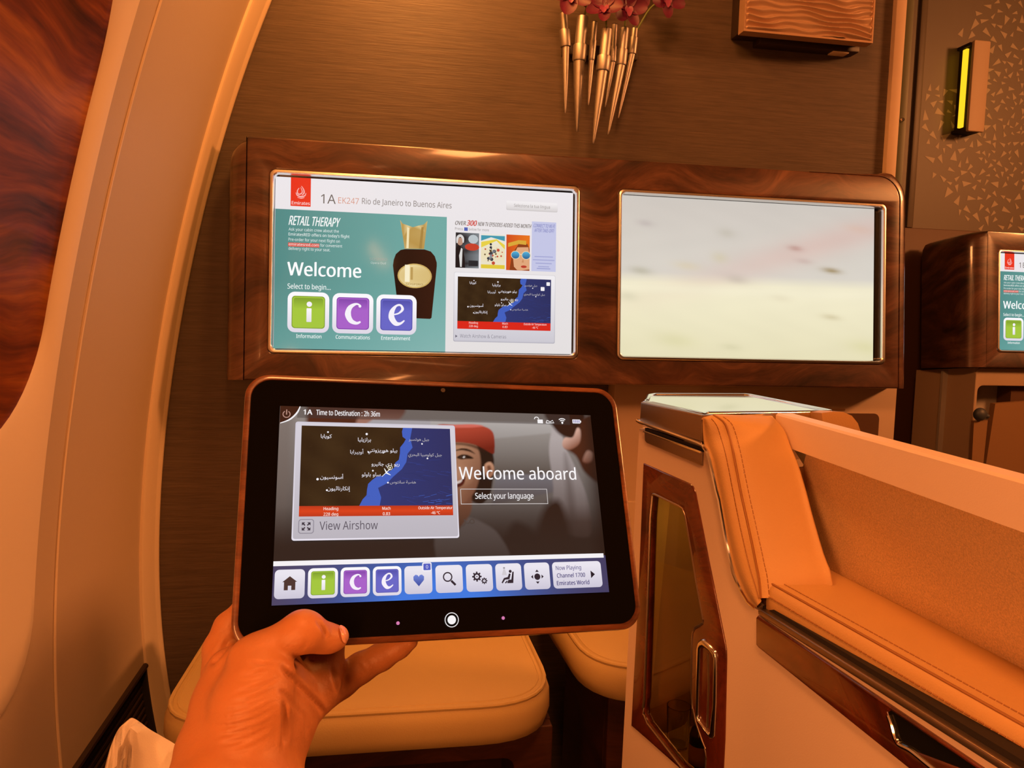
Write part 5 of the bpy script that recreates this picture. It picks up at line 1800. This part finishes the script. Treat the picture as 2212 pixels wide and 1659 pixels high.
for (x, z, r_) in ((17.2, -48.6, 3.0), (22.0, -51.4, 2.0)):
    u.ring(x, z, r_ * .78, r_ * .42, DK, 8, n=20)
    for k in range(8):
        a = k * math.pi / 4
        u.stroke([(x + r_ * .7 * math.cos(a), z + r_ * .7 * math.sin(a)), (x + r_ * 1.05 * math.cos(a), z + r_ * 1.05 * math.sin(a))], r_ * .34, DK, 8)
    u.disc(x, z, r_ * .14, DK, 8, n=8)
u.build('menu_button', dsp)
u = tile(38.6)
u.disc(39.8, -45.9, 1.0, DK, 8, n=12)
u.poly([(41.2, -46.2), (42.2, -46.2), (41.4, -53.4), (37.2, -53.4), (38.2, -51.2), (40.2, -51.2)], DK, 8)
u.stroke([(39.4, -47.4), (38.4, -50.2), (35.6, -50.6), (33.8, -53.2)], [1.2, 1.8, 1.3, .9], DK, 9)
u.stroke([(37.4, -52), (36, -53.3)], .8, DK, 8)
u.poly([(35.4, -43.6), (36.0, -43.6), (37.4, -48.2), (34.0, -48.2)], 'd0cbd2', 8)
u.rect(35.1, -44.0, 36.3, -43.2, '8a868e', 9)
u.build('menu_button', dsp)
u = tile(58.2)
u.disc(58.2, -49.9, 2.1, DK, 8)
for (a, c, d_) in ((0, 1, 4.6), (0, -1, 4.6), (1, 0, 4.4), (-1, 0, 4.4)):
    x, z = 58.2 + a * d_, -49.9 + c * d_
    u.poly([(x, z), (x - a * 1.5 + c * 1.3, z - c * 1.5 + a * 1.3), (x - a * 1.5 - c * 1.3, z - c * 1.5 - a * 1.3)], DK, 8)
u.build('menu_button', dsp)
u = tile(86.6, 35)
u.text('Now Playing', 71.6, -46.0, 2.7, '5d578c', 8, width=18, bold=.006)
u.text('Channel 1700', 72.0, -51.0, 2.7, '2e2870', 8, width=20, bold=.01)
u.text('Emirates World', 71.5, -55.9, 2.7, '2e2870', 8, width=23, bold=.01)
u.poly([(96.2, -52), (96.2, -47), (99.2, -49.5)], '1c1824', 8)
u.build('menu_button', dsp)
u = UI(0.0012)
u.ring(-.4, -74.6, 4.5, 4.0, 'eae6e8', 1, n=30)
u.disc(-.4, -74.6, 2.7, 'f6f4f5', 1, n=24)
u.build('home_button', tab)
for x in (-34.1, 33.1):
    u = UI(0.0012)
    u.disc(x, -75, 1.1, 'd77ab0', 1, n=10)
    u.build('indicator_light', tab)
part('camera_lens', *local_plate([[( -.0005 + .0016 * math.cos(a * .52), .0793 + .0016 * math.sin(a * .52)) for a in range(12)]],   .0006, -.0003), M['darkplastic'], tab, world=False)

# ================================================================== PERSON: left forearm and hand
DF = lambda px, py: ((TC - CAMPOS).dot(-EY)) / (ray(px, py).dot(-EY))           # distance to the tablet's face along a ray


def J(px, py, off, rpx):
    """joint seen at px, py; OFF metres behind (+) or before (-) the tablet's face; radius in picture pixels"""
    d = DF(px, py) + off
    return np.array(at_depth(px, py, d)), rpx * d / FPX


def hand_mesh():
    chains = []                               # (joints, k)
    palm = [
        [(455, 1950, -.035, 150), (468, 1780, -.02, 138), (470, 1690, -.005, 104), (462, 1620, .002, 78), (478, 1530, .004, 62), (500, 1450, .006, 52)],
        [(560, 1930, -.03, 140), (555, 1780, -.015, 125), (560, 1690, .002, 92), (585, 1620, .010, 72), (615, 1560, .018, 66), (650, 1520, .024, 52), (682, 1505, .030, 44)],
        [(510, 1690, -.008, 100), (530, 1600, -.012, 88), (545, 1520, -.016, 84), (560, 1460, -.014, 72), (558, 1420, -.012, 52)],
        [(590, 1560, .004, 74), (600, 1500, .010, 70), (600, 1450, .020, 54)],
        [(500, 1500, .012, 60), (520, 1430, .026, 44), (560, 1420, .034, 36)],
    ]
    for c in palm: chains.append((c, .012))
    fingers = [
        # thumb, laid over the corner of the tablet
        [(545, 1425, -.014, 50), (585, 1400, -.014, 40), (625, 1378, -.015, 38), (652, 1363, -.017, 42), (664, 1366, -.016, 40), (694, 1377, -.0115, 31), (716, 1379, -.0100, 28), (728, 1378, -.0092, 23)],
        # index, up the edge and behind the tablet
        [(476, 1455, .018, 41), (476, 1402, .027, 35), (494, 1354, .030, 30), (532, 1318, .030, 28), (580, 1292, .027, 25)],
        # middle and ring, folded up behind
        [(655, 1515, .021, 50), (684, 1480, .026, 48), (700, 1440, .033, 42), (706, 1390, .035, 36), (706, 1330, .027, 30)],
        [(600, 1470, .030, 46), (620, 1420, .040, 40), (630, 1360, .034, 34), (640, 1290, .027, 30)],
        # little finger, stretched out under the tablet
        [(706, 1497, .036, 34), (738, 1471, .041, 34), (780, 1442, .041, 31), (825, 1418, .038, 28), (862, 1398, .033, 23), (886, 1385, .029, 18)],
    ]
    for c in fingers: chains.append((c, .0032))
    segs = []
    for c, k in chains:
        jj = [J(*q) for q in c]
        segs.append(([(jj[i][0], jj[i + 1][0], jj[i][1], jj[i + 1][1]) for i in range(len(jj) - 1)], k))
    allp = np.array([q for s, _ in segs for a, b2, ra, rb_ in s for q in (a - ra, a + ra, b2 - rb_, b2 + rb_)])
    lo, hi = allp.min(0) - .008, allp.max(0) + .008
    h = .0012
    n = np.ceil((hi - lo) / h).astype(int)
    gx, gy, gz = [lo[i] + h * np.arange(n[i]) for i in range(3)]
    G = np.stack(np.meshgrid(gx, gy, gz, indexing='ij'), -1).astype(np.float32)

    def cone(a, b2, ra, rb_):
        ba = (b2 - a).astype(np.float32)
        pa_ = G - a.astype(np.float32)
        t = np.clip((pa_ @ ba) / (ba @ ba), 0, 1)
        q = pa_ - t[..., None] * ba
        return np.sqrt((q * q).sum(-1)) - (ra + (rb_ - ra) * t)

    def smin(a, b2, k):
        hh = np.clip(.5 + .5 * (b2 - a) / k, 0, 1)
        return b2 + (a - b2) * hh - k * hh * (1 - hh)
    field = None
    for s, k in segs:
        f = None
        for q in s:
            d = cone(*q)
            f = d if f is None else smin(f, d, .004)
        field = f if field is None else smin(field, f, k)
    # surface nets
    S = field
    c = np.stack([S[:-1, :-1, :-1], S[1:, :-1, :-1], S[:-1, 1:, :-1], S[1:, 1:, :-1], S[:-1, :-1, 1:], S[1:, :-1, 1:], S[:-1, 1:, 1:], S[1:, 1:, 1:]], 0)
    corner = np.array([[0, 0, 0], [1, 0, 0], [0, 1, 0], [1, 1, 0], [0, 0, 1], [1, 0, 1], [0, 1, 1], [1, 1, 1]], float)
    act = (c.min(0) < 0) & (c.max(0) >= 0)
    ids = -np.ones(act.shape, int)
    idx = np.argwhere(act)
    ids[act] = np.arange(len(idx))
    cv_ = c[:, act]
    acc = np.zeros((len(idx), 3)); cnt = np.zeros(len(idx))
    for i in range(8):
        for j in range(i + 1, 8):
            if np.abs(corner[i] - corner[j]).sum() != 1: continue
            m = (cv_[i] < 0) != (cv_[j] < 0)
            t = np.where(m, cv_[i] / np.where(m, cv_[i] - cv_[j], 1), 0)
            p = corner[i] + t[:, None] * (corner[j] - corner[i])
            acc[m] += p[m]; cnt[m] += 1
    V = lo + h * (idx + acc / cnt[:, None])
    Fq = []
    for ax in range(3):
        u_, v_ = (ax + 1) % 3, (ax + 2) % 3
        sl = [slice(None)] * 3; sl2 = [slice(None)] * 3
        sl[ax] = slice(0, -1); sl2[ax] = slice(1, None)
        A, B = S[tuple(sl)] < 0, S[tuple(sl2)] < 0
        e = np.argwhere(A != B)
        flip = A[tuple(e.T)]
        ok = (e[:, u_] > 0) & (e[:, v_] > 0) & (e[:, u_] < S.shape[u_] - 1) & (e[:, v_] < S.shape[v_] - 1)
        e, flip = e[ok], flip[ok]
        q = []
        for du, dv_ in ((-1, -1), (0, -1), (0, 0), (-1, 0)):
            g = e.copy(); g[:, u_] += du; g[:, v_] += dv_
            q.append(ids[tuple(g.T)])
        q = np.stack(q, 1)
        q[~flip] = q[~flip][:, ::-1]
        Fq.append(q[(q >= 0).all(1)])
    Fq = np.concatenate(Fq)
    # light smoothing
    E_ = np.concatenate([Fq[:, [0, 1]], Fq[:, [1, 2]], Fq[:, [2, 3]], Fq[:, [3, 0]]])
    for it in range(5):
        acc = np.zeros_like(V); cn = np.zeros(len(V))
        np.add.at(acc, E_[:, 0], V[E_[:, 1]]); np.add.at(cn, E_[:, 0], 1)
        np.add.at(acc, E_[:, 1], V[E_[:, 0]]); np.add.at(cn, E_[:, 1], 1)
        V = V + .5 * (acc / np.maximum(cn, 1)[:, None] - V)
    # creases of the palm and the thumb's ball
    a, b2, cc_ = V[Fq[:, 0]], V[Fq[:, 1]], V[Fq[:, 2]]
    fn = np.cross(b2 - a, cc_ - a)
    VN = np.zeros_like(V)
    for i in range(4): np.add.at(VN, Fq[:, i], fn)
    VN /= np.linalg.norm(VN, axis=1)[:, None] + 1e-12
    r_, u_, f_ = np.array(RT), np.array(UP), np.array(FW)
    rel = V - np.array(CAMPOS)
    dd = rel @ f_
    PX = np.stack([W / 2 + FPX * (rel @ r_) / dd, H / 2 - FPX * (rel @ u_) / dd], 1)
    front = np.clip(-(VN * (rel / np.linalg.norm(rel, axis=1)[:, None])).sum(1), 0, 1)
    Zp = lambda x, y: (350 + x / 3.88, 1280 + y / 3.88)
    lines = [([(710, 570), (800, 600), (900, 605), (975, 595)], 5, .0012), ([(650, 690), (740, 695), (860, 660), (960, 630)], 5, .0011), ([(620, 740), (760, 730), (880, 700), (975, 650)], 4, .0008), ([(600, 830), (720, 815), (860, 770), (975, 710)], 5, .0010), ([(580, 920), (700, 910), (860, 850), (970, 790)], 5, .0009),
             ([(500, 990), (640, 975), (800, 920), (960, 840)], 5, .0009), ([(480, 1060), (640, 1040), (800, 990), (950, 900)], 5, .0009), ([(440, 1130), (600, 1110), (780, 1060), (940, 970)], 6, .0011), ([(440, 1200), (600, 1180), (780, 1130), (930, 1050)], 5, .0010), ([(470, 1270), (620, 1250), (780, 1190), (910, 1110)], 6, .0010), ([(620, 1330), (760, 1290), (880, 1220)], 5, .0008),
             ([(1000, 600), (1060, 690), (1170, 800), (1290, 920), (1365, 1030)], 7, .0018), ([(985, 810), (1060, 880), (1110, 980)], 6, .0013), ([(1025, 900), (1030, 1100), (1020, 1300)], 7, .0013), ([(1130, 980), (1200, 1050), (1215, 1200)], 6, .0009), ([(1640, 550), (1680, 600), (1720, 650)], 4, .0007), ([(1425, 620), (1450, 720), (1480, 850)], 6, .0012),
             ([(1300, 235), (1350, 300), (1378, 380)], 5, .0012), ([(1170, 480), (1200, 440), (1205, 400)], 4, .0006), ([(480, 310), (520, 325), (555, 335)], 4, .0006), ([(400, 600), (440, 560), (520, 470), (570, 400)], 8, .002)]
    disp = np.zeros(len(V))
    for pts, wpx, depth in lines:
        P = np.array([Zp(*p) for p in pts])
        P = np.array([(q.x, q.y) for q in spline([(p[0], p[1], 0) for p in P], 20)])
        best = np.full(len(V), 1e9); bt_ = np.zeros(len(V))
        for i in range(len(P) - 1):
            a, b2 = P[i], P[i + 1]
            ab = b2 - a
            t = np.clip(((PX - a) @ ab) / (ab @ ab), 0, 1)
            d = np.linalg.norm(PX - a - t[:, None] * ab, axis=1)
            m = d < best
            best[m] = d[m]; bt_[m] = (i + t[m]) / (len(P) - 1)
        taper = np.clip(np.minimum(bt_, 1 - bt_) * 5, .15, 1)
        depth *= 1.5
        disp -= depth * taper * np.exp(-(best / (max(wpx, 5) * .7)) ** 2)
        disp += .35 * depth * taper * np.exp(-((best - wpx * 1.5) / (wpx * .8)) ** 2)
    for it in range(3):
        acc = np.zeros(len(V)); cn = np.zeros(len(V))
        np.add.at(acc, E_[:, 0], disp[E_[:, 1]]); np.add.at(cn, E_[:, 0], 1)
        np.add.at(acc, E_[:, 1], disp[E_[:, 0]]); np.add.at(cn, E_[:, 1], 1)
        disp = .5 * disp + .5 * acc / np.maximum(cn, 1)
    V = V + VN * (disp * np.clip(front * 2.5, 0, 1))[:, None]
    return [Vector(v) for v in V], [list(map(int, q)) for q in Fq[:, ::1]]


hv, hf = hand_mesh()
wr = J(560, 1700, 0, 10)[0]
per = thing('person', 'left hand and bare forearm gripping the tablet by its lower corner', 'person', (float(wr[0]), float(wr[1]), float(wr[2])))
hand = part('hand', hv, hf, M['skin'], per, smooth=180)
# make sure the skin faces outward
bm = bmesh.new(); bm.from_mesh(hand.data); bmesh.ops.recalc_face_normals(bm, faces=bm.faces); bm.to_mesh(hand.data); bm.free()
# thumb nail: a curved plate on the tip
NP = [(733, 1353), (742, 1356), (749, 1364), (752, 1375), (750, 1385), (744, 1389), (739, 1382), (736, 1367)]
NP = [(q.x, q.y) for q in spline([(p[0], p[1], 0) for p in NP], 28, True)]


def nail_point(px, py, lift=.0006):
    d = DF(726, 1378) - .0094
    r_ = 25.5 * d / FPX
    q = math.hypot(px - 726, py - 1378) * d / FPX
    return at_depth(px, py, d - math.sqrt(max(0.0, r_ * r_ - q * q)) - lift)


nail = [nail_point(*p) for p in NP]
cN = nail_point(743, 1372, .0009)
V = nail + [cN] + [p + FW * .0022 for p in nail]
n = len(nail)
F = [[i, (i + 1) % n, n] for i in range(n)] + [[i, i + n + 1, (i + 1) % n + n + 1, (i + 1) % n] for i in range(n)]
part('thumbnail', *fix_normals(V, F), M['nail'], hand, smooth=60)

# ------------------------------------------------------------------ white cloth beside the wrist
def cl(px, py, d): return at_depth(px, py, d)


top = [(226, 1660, .56), (236, 1622, .56), (248, 1590, .57), (258, 1572, .57), (268, 1566, .57), (284, 1574, .57), (305, 1590, .565), (335, 1608, .555), (362, 1624, .55), (384, 1640, .545), (400, 1660, .545)]
rows = []
for j in range(9):
    t = j / 8
    row = []
    for i, (x, y, d) in enumerate(top):
        s = i / (len(top) - 1)
        yy = y + (1900 - y) * t
        xx = x + (s - .5) * 120 * t
        dd_ = d - .05 * t - .016 * math.sin(s * 9 + t * 3) * min(1, t * 3) - .007 * math.sin(s * 19 + t * 5 + 1.3) * min(1, .15 + t * 4) - .003 * math.sin(s * 37 - t * 9)
        row.append(cl(xx, yy, dd_))
    rows.append(row)
rows2 = [spline(r_, 40) for r_ in rows]
V, F = loft(rows2, False)
back = [[p + FW * .012 for p in r_] for r_ in rows2]
V2, F2 = loft(back[::-1], False)
edge = loft([rows2[0], back[0]], False)
o = part('linen_cloth', *fix_normals(*join((V, F), (V2, F2), edge)), M['cloth'], None, smooth=80)
tag(o, 'white crumpled linen cloth beside the wrist', 'cloth')
